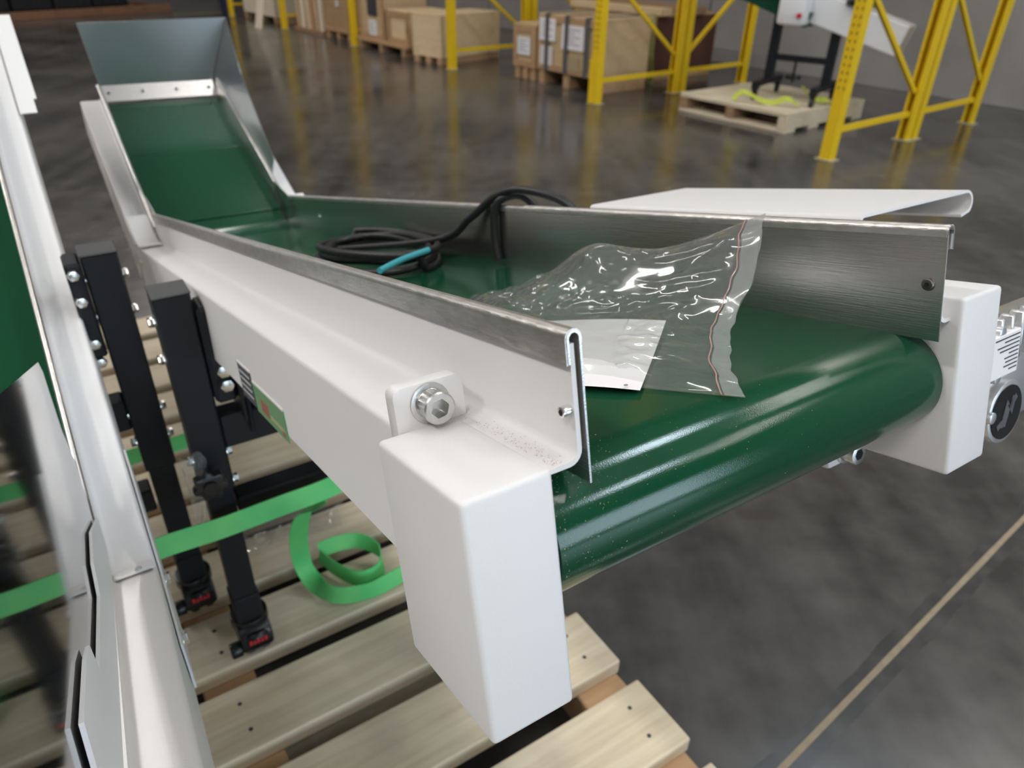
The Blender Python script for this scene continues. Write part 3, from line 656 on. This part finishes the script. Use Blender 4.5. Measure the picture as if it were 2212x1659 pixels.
# loose tail that falls to the deck and curls
def palp(x, y, z): return at_z(x, y, z)
tail = [at_e1(690, 1068, 1.06), palp(655, 1110, 0.40), palp(645, 1170, 0.28), palp(662, 1235, 0.19), palp(715, 1283, 0.175), palp(790, 1278, 0.172), palp(850, 1250, 0.175), palp(905, 1215, 0.18)]
tw = [Z + E2 * 0.2, E2 * -1 + Z * 0.3, E2 * -1 - E1 * 0.1, E2 * -1 + E1 * 0.3, Z * 1.0 + E1 * 0.5, Z + E1 * 0.2, Z + E1 * 0.3, Z]
S = spline(tail, 12); W = spline(tw, 12); bm = new(); ribbon(bm, S, [q.normalized() for q in W], 0.040, 0.0022)
loop = [palp(690, 1190, 0.20), palp(725, 1175, 0.205), palp(775, 1168, 0.20), palp(818, 1190, 0.19), palp(822, 1230, 0.18), palp(780, 1250, 0.178), palp(730, 1232, 0.178), palp(690, 1200, 0.185)]
tag(obj('strap_tail', bm, 'strap', None, True), 'loose green strap tail hanging down and curling onto the pallet boards', 'strap')
S = spline(loop, 12); bm = new(); ribbon(bm, S, [(Z + E1 * 0.35).normalized()] * len(S), 0.038, 0.0022)
tag(obj('strap_loop', bm, 'strap', None, True), 'green strap curled into a ring on the pallet deck', 'strap')
strap_from('ratchet_strap', [(215, 1012), (300, 982), (385, 957), (470, 930)], [1.62] * 4, 0.042,
           'short length of green strap glimpsed behind the two black legs', [Z] * 4)
# crumpled stretch film hanging by the star knob
bm = new(); nx_, nz_ = 14, 26; G = []
for i in range(nx_ + 1):
    row = []
    for j in range(nz_ + 1):
        u = i / nx_; v = j / nz_; x = 384 + (62 - 40 * v) * u + 42 * v; y = 985 + 145 * v + 10 * math.sin(u * 7)
        a = 1.062 + 0.010 * noise.noise(V((u * 4, v * 6, 2))) + 0.0022 * math.sin(u * 18 + v * 9); row.append(bm.verts.new(at_e1(x, y, a)))
    G.append(row)
for i in range(nx_):
    for j in range(nz_): bm.faces.new((G[i][j], G[i + 1][j], G[i + 1][j + 1], G[i][j + 1]))
tag(obj('stretch_film', bm, 'wrap', None, True), 'scrap of crumpled clear stretch film hanging on the black leg by the knob', 'film')

bm = new(); G = []
for i in range(31):
    row = []
    for j in range(13):
        u = i / 30; v = j / 12; x = 500 + 240 * u; y = 1150 - 70 * u + 50 * v + 6 * math.sin(u * 9)
        row.append(bm.verts.new(at_z(x, y, PT + 0.004 + 0.016 * abs(noise.noise(V((u * 9, v * 4, 5)))) + 0.006 * abs(noise.noise(V((u * 21, v * 8, 9)))))))
    G.append(row)
for i in range(30):
    for j in range(12): bm.faces.new((G[i][j], G[i + 1][j], G[i + 1][j + 1], G[i][j + 1]))
tag(obj('stretch_film', bm, 'wrap', None, True), 'flat scrap of clear film lying on the deck boards below the stretched green strap', 'film')

# ================================================================== CABLE COIL ON THE BELT
ZBT = ZD + R_D + 0.0026
def Lw(p): return MAIN @ V(p)
cc = root('power_cable', 'coiled black power cable on the green belt, one strand looped over the guide', 'cable', MAIN)
bm = new(); r = 0.0062; pts = []
ccx, ccy = 0.925, -0.325
for i in range(0, 5 * 40 + 1):
    t = i / 40; a = 2 * math.pi * t + 0.5; w_ = 1 + 0.10 * math.sin(t * 2.3 * 2 * math.pi / 5 + 1.0)
    ra_ = 0.185 * w_ + 0.01 * math.sin(t * 9); rb2 = 0.082 * w_
    px = ccx + ra_ * math.cos(a); py = ccy + rb2 * math.sin(a) + 0.12 * (px - ccx) * -0.6
    pz = ZBT + 0.0075 + 0.012 * (t * 0.9 % 2.2) + 0.004 * math.sin(a * 1.7 + t)
    pts.append(V((px, py, pz)))
last = pts[-1]
exit_ = spline([last, V((0.80, -0.385, 0.02)), V((0.72, -0.41, 0.055)), V((0.655, -0.425, 0.088)), V((0.60, -0.44, 0.094)), V((0.54, -0.47, 0.07)), V((0.52, -0.485, 0.01))], 12)
tube(bm, pts + exit_[1:], r, 10); obj('cable_coil', bm, 'rubber', cc, True)
bm = new(); tube(bm, spline([(0.66, -0.418, ZBT + 0.008), (0.662, -0.4175, 0.03), (0.655, -0.419, 0.07), (0.64, -0.43, 0.085), (0.62, -0.45, 0.083), (0.60, -0.47, 0.05)], 10), r, 10); obj('cable_strand', bm, 'rubber', cc, True)
bm = new(); q0 = [loc(820, 585, 2, 0.016), loc(870, 560, 2, 0.020), loc(925, 540, 2, 0.022)]; tube(bm, spline(q0, 8), 0.0045, 10); obj('blue_core', bm, 'cyan', cc, True)

# ================================================================== ZIP BAG WITH PAPER
bag = root('zip_bag', 'crumpled clear zip bag with a sheet of paper lying on the green belt', 'plastic bag', MAIN)
c00 = V((0.021, -0.231, ZBT)); c01 = V((0.162, -0.419, 0.070)); c10 = V((0.30, -0.090, ZBT)); c11 = V((0.50, -0.285, ZBT))
def bagpt(u, v, layer):
    """u: 0 zip edge .. 1 far end ; v: 0 near .. 1 by the right guide"""
    zp = spline([c00, V((0.062, -0.262, ZBT + 0.010)), V((0.098, -0.305, 0.008)), V((0.125, -0.36, 0.036)), c01], 10)
    a = zp[min(int(v * 40), 40)]; 
    if v * 40 < 40: a = a.lerp(zp[min(int(v * 40) + 1, 40)], v * 40 - int(v * 40))
    b = c10.lerp(c11, v)
    p = a.lerp(b, u)
    base = ZBT + 0.001
    hz = (a.z - base) * (1 - u) ** 1.5
    hump = 0.030 * math.exp(-((u - 0.52) / 0.16) ** 2) * math.exp(-((v - 0.97) / 0.22) ** 2) + 0.012 * math.exp(-((v - 0.9) / 0.2) ** 2) * (1 - u)
    wr = 0.0
    q = V((u * 5 + v * 2, v * 6 - u * 2, layer * 5.3))
    n1 = noise.noise(q); n2 = noise.noise(q * 2.3 + V((4, 1, 7))); n3 = noise.noise(V(((u * 3.2 + v) * 2.5, (v - u * 0.6) * 13, layer * 3)))
    amp = (0.35 + 0.9 * min(1, abs(u - 0.0) * 3)) * (1.0 if v > 0.35 else 0.55)
    flat = 0.12 if (0.30 < u < 1.0 and v < 0.62) else 1.0
    wr = (0.0042 * (1 - abs(n1) * 2.6) + 0.0016 * (1 - abs(n2) * 3) + 0.0014 * n3) * amp * flat
    edge = min(1, min(v, 1 - v) * 9) * min(1, (1 - u) * 9)
    gap = (0.006 * layer) * min(1, u * 8) * edge
    z = base + hz + hump + max(0, wr * edge) * (1 if layer else 0.5) + gap
    p.z = max(z, base + 0.0006)
    p.x += 0.004 * n2 * edge; p.y += 0.004 * n1 * edge
    p.y = max(p.y, -0.4235)
    return p
for layer, nm in ((0, 'lower_film'), (1, 'upper_film')):
    bm = new(); NU, NV = 130, 110; G = [[bm.verts.new(bagpt(0.0 + i / NU, j / NV, layer)) for j in range(NV + 1)] for i in range(NU + 1)]
    for i in range(NU):
        for j in range(NV): bm.faces.new((G[i][j], G[i + 1][j], G[i + 1][j + 1], G[i][j + 1]))
    obj(nm, bm, 'film', bag, True)
bm = new(); G = []
for j in range(61):
    v = j / 60; G.append([bm.verts.new(bagpt(u, v, 1) + Z * 0.0006) for u in (0.0, 0.015, 0.03, 0.045)])
for a, b in zip(G, G[1:]):
    for k in range(3): bm.faces.new((a[k], a[k + 1], b[k + 1], b[k]))
obj('zip_seal', bm, 'film_seal', bag, True)
bm = new(); tube(bm, [bagpt(0.052, j / 60, 1) + Z * 0.0012 for j in range(61)], 0.0006, 6); obj('zip_line', bm, 'zip_red', bag, True)
# paper
pa = root('paper_sheet', 'white sheet of paper inside the clear zip bag', 'paper', MAIN)
bm = new(); q = [V((0.196, -0.3235)), V((0.081, -0.1898)), V((0.235, -0.090)), V((0.40, -0.20))]; G = []
for i in range(21):
    row = []
    for j in range(21):
        p = q[0].lerp(q[1], i / 20).lerp(q[3].lerp(q[2], i / 20), j / 20); z = ZBT + 0.0035 + 0.004 * (1 - i / 20) ** 2 * (1 - j / 20) + 0.0012 * math.sin(j * 0.4)
        row.append(bm.verts.new((p.x, p.y, z)))
    G.append(row)
for i in range(20):
    for j in range(20): bm.faces.new((G[i][j], G[i + 1][j], G[i + 1][j + 1], G[i][j + 1]))
obj('sheet', bm, 'paper', pa, True)
bm = new(); p = loc(1352, 832, 2, ZBT + 0.006); cyl(bm, p, p + Z * 0.0003, 0.0016, 10); obj('print_dot', bm, 'ink_grey', pa)

# ================================================================== DUST
bm = new()
def fleck(c, n, s):
    fr = frame_from(n); a = random.uniform(0, 6.28); l = s * random.uniform(0.8, 2.4); w = s * random.uniform(0.3, 0.8)
    d_ = fr.col[0] * math.cos(a) + fr.col[1] * math.sin(a); e_ = V(n).cross(d_)
    q = [bm.verts.new(c + d_ * (l * i) + e_ * (w * j) + V(n) * s * 0.15) for i, j in ((-.5, -.5), (.5, -.3), (.4, .5), (-.5, .4))]; t = bm.verts.new(c + V(n) * s * 0.5)
    for k in range(4): bm.faces.new((q[k], q[(k + 1) % 4], t))
for i in range(520):
    y = -0.060 - abs(random.gauss(0, 0.030)) if random.random() < 0.8 else random.uniform(-0.30, -0.06)
    if y < -0.43: continue
    a = math.radians(random.uniform(80, 200)); n = V((math.cos(a), 0, math.sin(a))); c = V((XD, y, ZD)) + n * (R_D + 0.0023)
    fleck(c, n, random.choice((0.00018, 0.00022, 0.0003, 0.00055)))
tag(obj('wood_dust', bm, 'dust_tan', None), 'fine pale wood dust sprinkled on the rounded near end of the belt', 'dust', None, 'stuff').matrix_world = MAIN
bm = new()
for i in range(300):
    x = abs(random.gauss(0.03, 0.05)) + 0.004; y = -0.0595 - abs(random.gauss(0, 0.006))
    if y < -0.0735 or x > 0.16: continue
    fleck(V((x, y, 0.0004)), Z, random.choice((0.00025, 0.0004, 0.0005)))
tag(obj('rust_dust', bm, 'dust_rust', None), 'reddish brown specks lying on the white channel flange beside the end block', 'dust', None, 'stuff').matrix_world = MAIN

# ================================================================== RACKING
BAY = 2.54; PW = 0.085
def make_frame(name, label, M, holes, high=3.2, flip=False, depth=1.13, guard=False):
    r = root(name, label, 'rack upright', M, 'yellow pallet rack uprights')
    for x in (0, depth):
        bm = new(); w = PW / 2
        path = [(-w, w * 0.5), (-w, w), (w, w), (w, -w), (-w, -w), (-w, -w * 0.5)] if x else [(w, w * 0.4), (w, w), (-w, w), (-w, -w), (w, -w), (w, -w * 0.4)]
        extr(bm, strip_profile(path, -0.004 if x else 0.004), (x, 0, 0.008), X, Y, Z * high); obj('post', bm, 'yellow', r)
        bm = new(); box(bm, (x - 0.055, -0.075, 0), (x + 0.055, 0.075, 0.008), 0.002, 1)
        bpx = obj('base_plate', bm, 'galv_plate', r)
    bm = new()
    if holes:
        for k in range(int((high - 0.5) / 0.0508)):
            for s in (-0.024, 0.016):
                z = 0.5 + k * 0.0508; box(bm, (-PW / 2 - 0.0006, s - 0.005, z), (-PW / 2 + 0.0006, s + 0.005, z + 0.017))
        h = obj('slot_holes', bm, 'hole', r); h['kind'] = 'stuff'
    else: bm.free()
    bm = new(); beam(bm, (PW / 2, 0, 0.21), (depth - PW / 2, 0, 0.21), 0.03, 0.04, Z); obj('horizontal_strut', bm, 'yellow', r)
    z0, z1 = 0.38, 1.14
    for i in range(3):
        a, b = ((PW / 2, depth - PW / 2) if flip else (depth - PW / 2, PW / 2))
        if i % 2: a, b = b, a
        bm = new(); beam(bm, (a, 0, z0), (b, 0, z1), 0.03, 0.036, Z); obj('diagonal_brace', bm, 'yellow', r); z0 = z1; z1 += 0.8
    if guard:
        bm = new(); extr(bm, strip_profile([(0.03, 0.055), (-0.055, 0.055), (-0.055, -0.055), (0.03, -0.055)], 0.006), (0, 0, 0.009), X, Y, Z * 0.40); obj('post_guard', bm, 'yellow', r)
    return r
fl = ['front rack upright nearest the camera, at the right edge of the pallet bay', 'front rack upright with a thick lower guard beside the strapped crates',
      'front rack upright beside the tilted plywood crate face', 'front rack upright between the crate row and the tilted plywood crate',
      'front rack upright beside the row of standing timber boards', 'farthest front rack upright at the left end of the row']
bl = ['rear rack upright standing by the concrete wall at the far right', 'rear rack upright between the dark red crate and the machine pallet', 'rear rack upright behind the large brown crate, cut by the top edge']
for i in range(6):
    make_frame('rack_upright', 'yellow ' + fl[i], MR @ Matrix.Translation((0, i * BAY, 0)), i < 2, guard=(i == 1))
for i in range(3):
    make_frame('rack_upright', 'yellow ' + bl[i], MR @ Matrix.Translation((1.13 + 0.115, i * BAY, 0)), False, flip=(i == 1), depth=1.05)

# crates -----------------------------------------------------------
def crate(name, label, u0, u1, v0, v1, z0, z1, m, rot=0.0, skids=True, battens='timber', papers=(), straps=0, strap_m='strap_steel', cleat=True, top_m=None):
    """plywood crate in rack metres: u along the row, v into the rack; front face at v0"""
    cu, cv = (u0 + u1) / 2, (v0 + v1) / 2; M = MR @ Matrix.Translation((cv, cu, 0)) @ Matrix.Rotation(rot, 4, 'Z')
    r = root(name, label, 'crate', M, 'crates stored under the racks'); hx, hy = (v1 - v0) / 2, (u1 - u0) / 2; t = 0.015
    for a, b in (((-hx, -hy, z0), (-hx + t, hy, z1)), ((hx - t, -hy, z0), (hx, hy, z1)), ((-hx, -hy, z0), (hx, -hy + t, z1)), ((-hx, hy - t, z0), (hx, hy, z1))):
        bm = new(); box(bm, a, b, 0.001, 1); obj('panel', bm, m, r)
    bm = new(); box(bm, (-hx - 0.004, -hy - 0.004, z1 - 0.002), (hx + 0.004, hy + 0.004, z1 + 0.014), 0.001, 1); obj('lid', bm, top_m or m, r)
    if cleat:
        for y in (-hy + 0.035, hy - 0.035):
            bm = new(); box(bm, (-hx - 0.018, y - 0.035, z0), (-hx, y + 0.035, z1), 0.002, 1); obj('cleat', bm, battens, r)
        for z in (z0 + 0.035, z1 - 0.035):
            bm = new(); box(bm, (-hx - 0.016, -hy + 0.07, z - 0.033), (-hx, hy - 0.07, z + 0.033), 0.002, 1); obj('cleat', bm, battens, r)
    if skids:
        for y in (-hy + 0.06, 0, hy - 0.06):
            bm = new(); box(bm, (-hx, y - 0.045, 0), (hx, y + 0.045, z0), 0.003, 1); obj('skid', bm, battens, r)
    for (a, b, c, d, mm) in papers:      # fractions across the front face
        bm = new(); box(bm, (-hx - 0.0212, hy - 2 * hy * c, z0 + (z1 - z0) * b), (-hx - 0.0185 + 0.012, hy - 2 * hy * a, z0 + (z1 - z0) * d)); pp_ = obj('paper_label', bm, mm, r)
        if mm == 'paper':
            bm = new()
            for k in range(5):
                f0 = a + (c - a) * 0.15; f1 = a + (c - a) * (0.85 - 0.25 * (k % 2)); zz = b + (d - b) * (0.2 + 0.15 * k)
                box(bm, (-hx - 0.0218, hy - 2 * hy * f1, z0 + (z1 - z0) * zz), (-hx - 0.021, hy - 2 * hy * f0, z0 + (z1 - z0) * zz + 0.008))
            obj('label_print', bm, 'ink_grey', pp_)['kind'] = 'stuff'
    for k in range(straps):
        y = hy - 2 * hy * (k + 0.5) / straps
        bm = new(); extr(bm, strip_profile([(-hx - 0.023, z0), (-hx - 0.023, z1 + 0.018), (hx + 0.004, z1 + 0.018)], 0.003), (0, y - 0.03, 0), X, Z, Y * 0.06); obj('band', bm, strap_m, r)
    return r
crate('plywood_crate', 'small plywood crate with a white label at the left of the banded crate', 3.86, 4.26, 0.32, 0.85, 0.13, 0.56, 'ply', papers=((0.2, 0.30, 0.75, 0.72, 'paper'),))
crate('plywood_crate', 'large plywood crate with grey steel bands and two white labels', 2.86, 3.80, 0.30, 1.05, 0.15, 0.69, 'ply', papers=((0.03, 0.55, 0.30, 0.95, 'paper'), (0.42, 0.45, 0.78, 0.88, 'paper'), (0.05, 0.1, 0.26, 0.45, 'label_rim'), (0.45, 0.08, 0.72, 0.34, 'label_tan')), straps=3)
crate('timber_crate', 'dark reddish brown crate behind the yellow post, right of the banded crate', 3.16, 4.5, 1.46, 2.5, 0.10, 0.66, 'redbrown', battens='timber', top_m='timber')
MK = crate('plywood_crate', 'plywood crate standing askew with its pale face turned to the left', 5.48, 6.02, -0.005, 1.065, 0.08, 0.55, 'ply_light', rot=0.2, cleat=False)
crate('plywood_crate', 'plywood crate bearing a dark picture and a white sheet', 6.82, 7.52, 0.06, 0.75, 0.14, 0.80, 'ply', papers=((0.40, 0.45, 0.75, 0.85, 'label_dark'), (0.42, 0.08, 0.72, 0.36, 'paper')), skids=False)
crate('plywood_crate', 'lower plywood box at the right end of the far pallet', 6.20, 6.74, 0.08, 0.75, 0.14, 0.53, 'ply_light', skids=False)
crate('timber_crate', 'brown boarded crate with small white tags beside the far post', 8.05, 8.88, 0.15, 1.0, 0.10, 0.75, 'ply_mid', papers=((0.55, 0.55, 0.65, 0.68, 'paper'), (0.2, 0.7, 0.28, 0.8, 'paper')))
crate('plywood_crate', 'pale plywood crate at the far left of the rack row', 11.0, 12.55, 0.2, 1.0, 0.10, 0.70, 'cream_board', cleat=False)
# low pallet under the two far crates
r = root('timber_pallet', 'reddish timber pallet under the far plywood crates', 'pallet', MR @ Matrix.Translation((0.0, 6.86, 0)))
for k in range(5):
    bm = new(); box(bm, (0.0 + k * 0.17, -0.70, 0.10), (0.145 + k * 0.17, 0.68, 0.139), 0.003, 1); obj('deck_board', bm, 'timber', r)
for y in (-0.66, -0.05, 0.54):
    bm = new(); box(bm, (0, y, 0), (0.83, y + 0.1, 0.10), 0.003, 1); obj('stringer', bm, 'pine_dark', r)
# standing boards between the far posts
cols = ['cream_board', 'pine_dark', 'ply_light', 'timber', 'cream_board', 'ply', 'cream_board', 'pine_dark', 'ply_light']
ords = ['first', 'second', 'third', 'fourth', 'fifth', 'sixth', 'seventh', 'eighth', 'ninth']
cname = ['cream', 'dark brown', 'pale', 'reddish', 'cream', 'tan', 'cream', 'dark brown', 'pale']
for k in range(9):
    bm = new(); u = 8.97 + k * 0.118; box(bm, (0.14 + 0.02 * (k % 3), u, 0.06), (0.18 + 0.02 * (k % 3), u + 0.10, 1.25), 0.002, 1, MR)
    tag(obj('timber_board', bm, cols[k], None), cname[k] + ' board standing upright in the far bay, ' + ords[k] + ' from the right', 'board', 'standing boards in the far bay')
bm = new(); box(bm, (0.12, 8.96, 0), (0.26, 10.04, 0.06), 0.002, 1, MR); tag(obj('timber_runner', bm, 'pine_dark', None), 'low dark runner under the row of standing boards', 'timber')
bm = new(); M_ = MR @ Matrix.Translation((-0.36, 10.46, 0.0)) @ Matrix.Rotation(math.radians(14), 4, 'Y'); box(bm, (0.0, -0.13, 0.0), (0.03, 0.13, 1.5), 0.003, 1, M_)
tag(obj('white_board', bm, 'cream_board', None), 'pale wide board leaning back into the rack left of the standing boards', 'board')
# timbers lying on the dark red crate, and ratchet straps
for k in range(3):
    bm = new(); box(bm, (1.44 + k * 0.30, 3.1, 0.676), (1.62 + k * 0.30, 4.6, 0.75), 0.004, 1, MR)
    tag(obj('timber_baulk', bm, 'pine_dark' if k else 'ply_light', None), ('front', 'middle', 'rear')[k] + ' timber baulk lying on top of the dark red crate', 'timber', 'baulks on the dark red crate')
def band(p0, p1, m, w, label):
    bm = new(); S = [V(p0), V(p0).lerp(V(p1), 0.5) , V(p1)]; ribbon(bm, S, [RU] * 3, w, 0.003); tag(obj('cargo_strap', bm, m, None), label, 'strap')
band(rk(2.76, 0.26, 0.62), rk(2.70, 0.22, 0.004), 'strap_orange', 0.06, 'orange cargo strap hanging beside the yellow guard post')
band(rk(3.14, 1.34, 0.70), rk(3.02, 1.30, 0.004), 'strap_olive', 0.08, 'yellow green cargo strap slanting down in front of the dark red crate')

# pallet with a machine in the nearest bay
pm = root('timber_pallet', 'pale timber pallet carrying the black machine stand in the nearest rack bay', 'pallet', MR @ Matrix.Translation((0.45, 0.68, 0)))
for k in range(7):
    bm = new(); box(bm, (0.0 + k * 0.172, 0, 0.13), (0.170 + k * 0.172, 1.18, 0.165), 0.003, 1); obj('deck_board', bm, 'pine', pm)
for y in (0, 0.55, 1.09):
    bm = new(); box(bm, (0, y, 0.032), (1.2, y + 0.09, 0.13), 0.003, 1); obj('stringer', bm, 'pine_dark' if y else 'pine', pm)
for k in range(4):
    bm = new(); box(bm, (k * 0.35, 0, 0), (k * 0.35 + 0.15, 1.18, 0.032), 0.003, 1); obj('bottom_board', bm, 'pine', pm)
MMn = MR @ Matrix.Translation((1.08, 1.0, 0.165)) @ Matrix.Rotation(0.25, 4, 'Z')
mc = root('machine_stand', 'black wheeled machine stand carrying a white and green conveyor section on a pallet', 'machine', MMn)
for x, y in ((-0.28, -0.2), (-0.28, 0.32), (0.28, -0.2), (0.28, 0.32)):
    bm = new(); box(bm, (x - 0.03, y - 0.03, 0.09), (x + 0.03, y + 0.03, 0.12), 0.003, 1); cyl(bm, (x, y - 0.015, 0.035), (x, y + 0.015, 0.035), 0.035, 14); box(bm, (x - 0.02, y - 0.02, 0.05), (x + 0.02, y + 0.02, 0.1)); obj('caster', bm, 'black_plastic', mc)
for y in (-0.2, 0.32):
    bm = new(); beam(bm, (-0.31, y, 0.135), (0.31, y, 0.135), 0.06, 0.04, Z); obj('base_rail', bm, 'black_metal', mc)
    bm = new(); beam(bm, (0, y, 0.15), (0, y, 0.72), 0.07, 0.07, X); obj('upright', bm, 'black_metal', mc)
bm = new(); beam(bm, (0, -0.2, 0.34), (0, 0.32, 0.34), 0.05, 0.05, Z); obj('cross_member', bm, 'black_metal', mc)
bm = new(); beam(bm, (0, -0.2, 0.70), (0, 0.32, 0.70), 0.08, 0.10, Z); obj('cross_member', bm, 'black_metal', mc)
bm = new(); cyl(bm, (-0.05, 0.08, 0.18), (-0.05, 0.08, 0.21), 0.07, 20); cyl(bm, (-0.05, 0.08, 0.15), (-0.05, 0.08, 0.34), 0.012, 8); obj('hand_wheel', bm, 'black_plastic', mc)
bm = new(); beam(bm, (0.0, 1.05, 0.98), (0.0, 0.02, 0.66), 0.30, 0.12, Z); obj('belt_bed', bm, 'belt', mc)
bm = new(); beam(bm, (0.03, 0.10, 0.78), (0.03, -0.75, 0.55), 0.22, 0.24, Z, 0.01); obj('hopper_body', bm, 'white2', mc)
bm = new(); box(bm, (-0.26, 0.02, 0.62), (-0.08, 0.26, 0.86), 0.03, 2); ctl = obj('control_box', bm, 'white2', mc, True)
bm = new(); cyl(bm, (-0.262, 0.06, 0.70), (-0.285, 0.06, 0.70), 0.02, 14); obj('stop_button', bm, 'red', ctl)
bm = new(); cyl(bm, (-0.18, 0.12, 0.86), (-0.18, 0.42, 0.97), 0.07, 18, bev=0.01); obj('drive_motor', bm, 'cast', mc, True)
bm = new(); cyl(bm, (-0.03, -0.35, 0.79), (-0.03, -0.35, 0.83), 0.12, 20); obj('hopper_mouth', bm, 'black_plastic', mc)
def neon(pts, label):
    S = spline(pts, 8); bm = new(); ribbon(bm, S, [(RU + Z * 0.5).normalized()] * len(S), 0.05, 0.004); tag(obj('cargo_strap', bm, 'strap_neon', None), label, 'strap')
neon([rk(1.30, 0.50, 0.185), rk(1.24, 0.56, 0.25), rk(1.08, 0.62, 0.195), rk(0.98, 0.66, 0.19), rk(0.88, 0.70, 0.23), rk(0.78, 0.74, 0.19)], 'neon yellow strap curled on the machine pallet at its front')
neon([rk(0.95, 1.0, 0.30), rk(0.85, 1.05, 0.21), rk(0.72, 1.10, 0.195), rk(0.645, 1.12, 0.11)], 'neon yellow strap trailing over the right side of the machine pallet')

# dark goods on a brown skid at the far left
s0 = at_z(-60, 52); s1 = at_z(372, 24); sd = (s1 - s0).normalized(); sn = Z.cross(sd)
if sn.y < 0: sn = -sn
MS = Matrix((sd, sn, Z)).transposed().to_4x4(); MS.translation = s0; SL = (s1 - s0).length
sk = root('long_skid', 'long reddish brown timber skid on the floor at the far top left', 'skid', MS)
bm = new(); box(bm, (0, 0, 0.0), (SL, 0.10, 0.13), 0.006, 1); obj('side_beam', bm, 'brown_skid', sk)
bm = new(); box(bm, (0, 1.0, 0.0), (SL, 1.1, 0.13), 0.006, 1); obj('side_beam', bm, 'brown_skid', sk)
for k in range(6):
    bm = new(); box(bm, (0.1 + k * (SL - 0.3) / 5, 0.1, 0.0), (0.2 + k * (SL - 0.3) / 5, 1.0, 0.12), 0.006, 1); obj('cross_beam', bm, 'brown_skid', sk)
nb = 4; wv = (SL - 0.8) / nb; bl_ = ('leftmost black bin on the brown skid, cut by the left edge', 'second black bin from the left on the brown skid', 'third black bin from the left on the brown skid', 'rightmost black bin on the brown skid behind the grey hopper')
for k in range(nb):
    M_ = MS @ Matrix.Translation((0.05 + k * wv, 0.14, 0.13))
    t = root('storage_bin', bl_[k], 'bin', M_, 'black bins on the brown skid')
    bm = new(); box(bm, (0, 0, 0), (wv - 0.04, 0.85, 0.95), 0.02, 1); obj('body', bm, 'dark_goods', t)
    for q in range(4):
        bm = new(); box(bm, (0.08 + q * wv * 0.24, -0.02, 0.05), (0.12 + q * wv * 0.24, 0.0, 0.9), 0.004, 1); obj('rib', bm, 'dark_goods_b', t)
bm = new(); pb_ = rk(5 * BAY, 0) - RV * 0.09 + RU * 0.05; box(bm, (-0.04, -0.05, 0), (0.02, 0.10, 0.6), 0.004, 1, Matrix.Translation(pb_) @ Matrix.Rotation(RACK_RZ, 4, 'Z'))
tag(obj('post_bumper', bm, 'navy', None), 'dark blue bumper standing against the farthest yellow post', 'bumper')
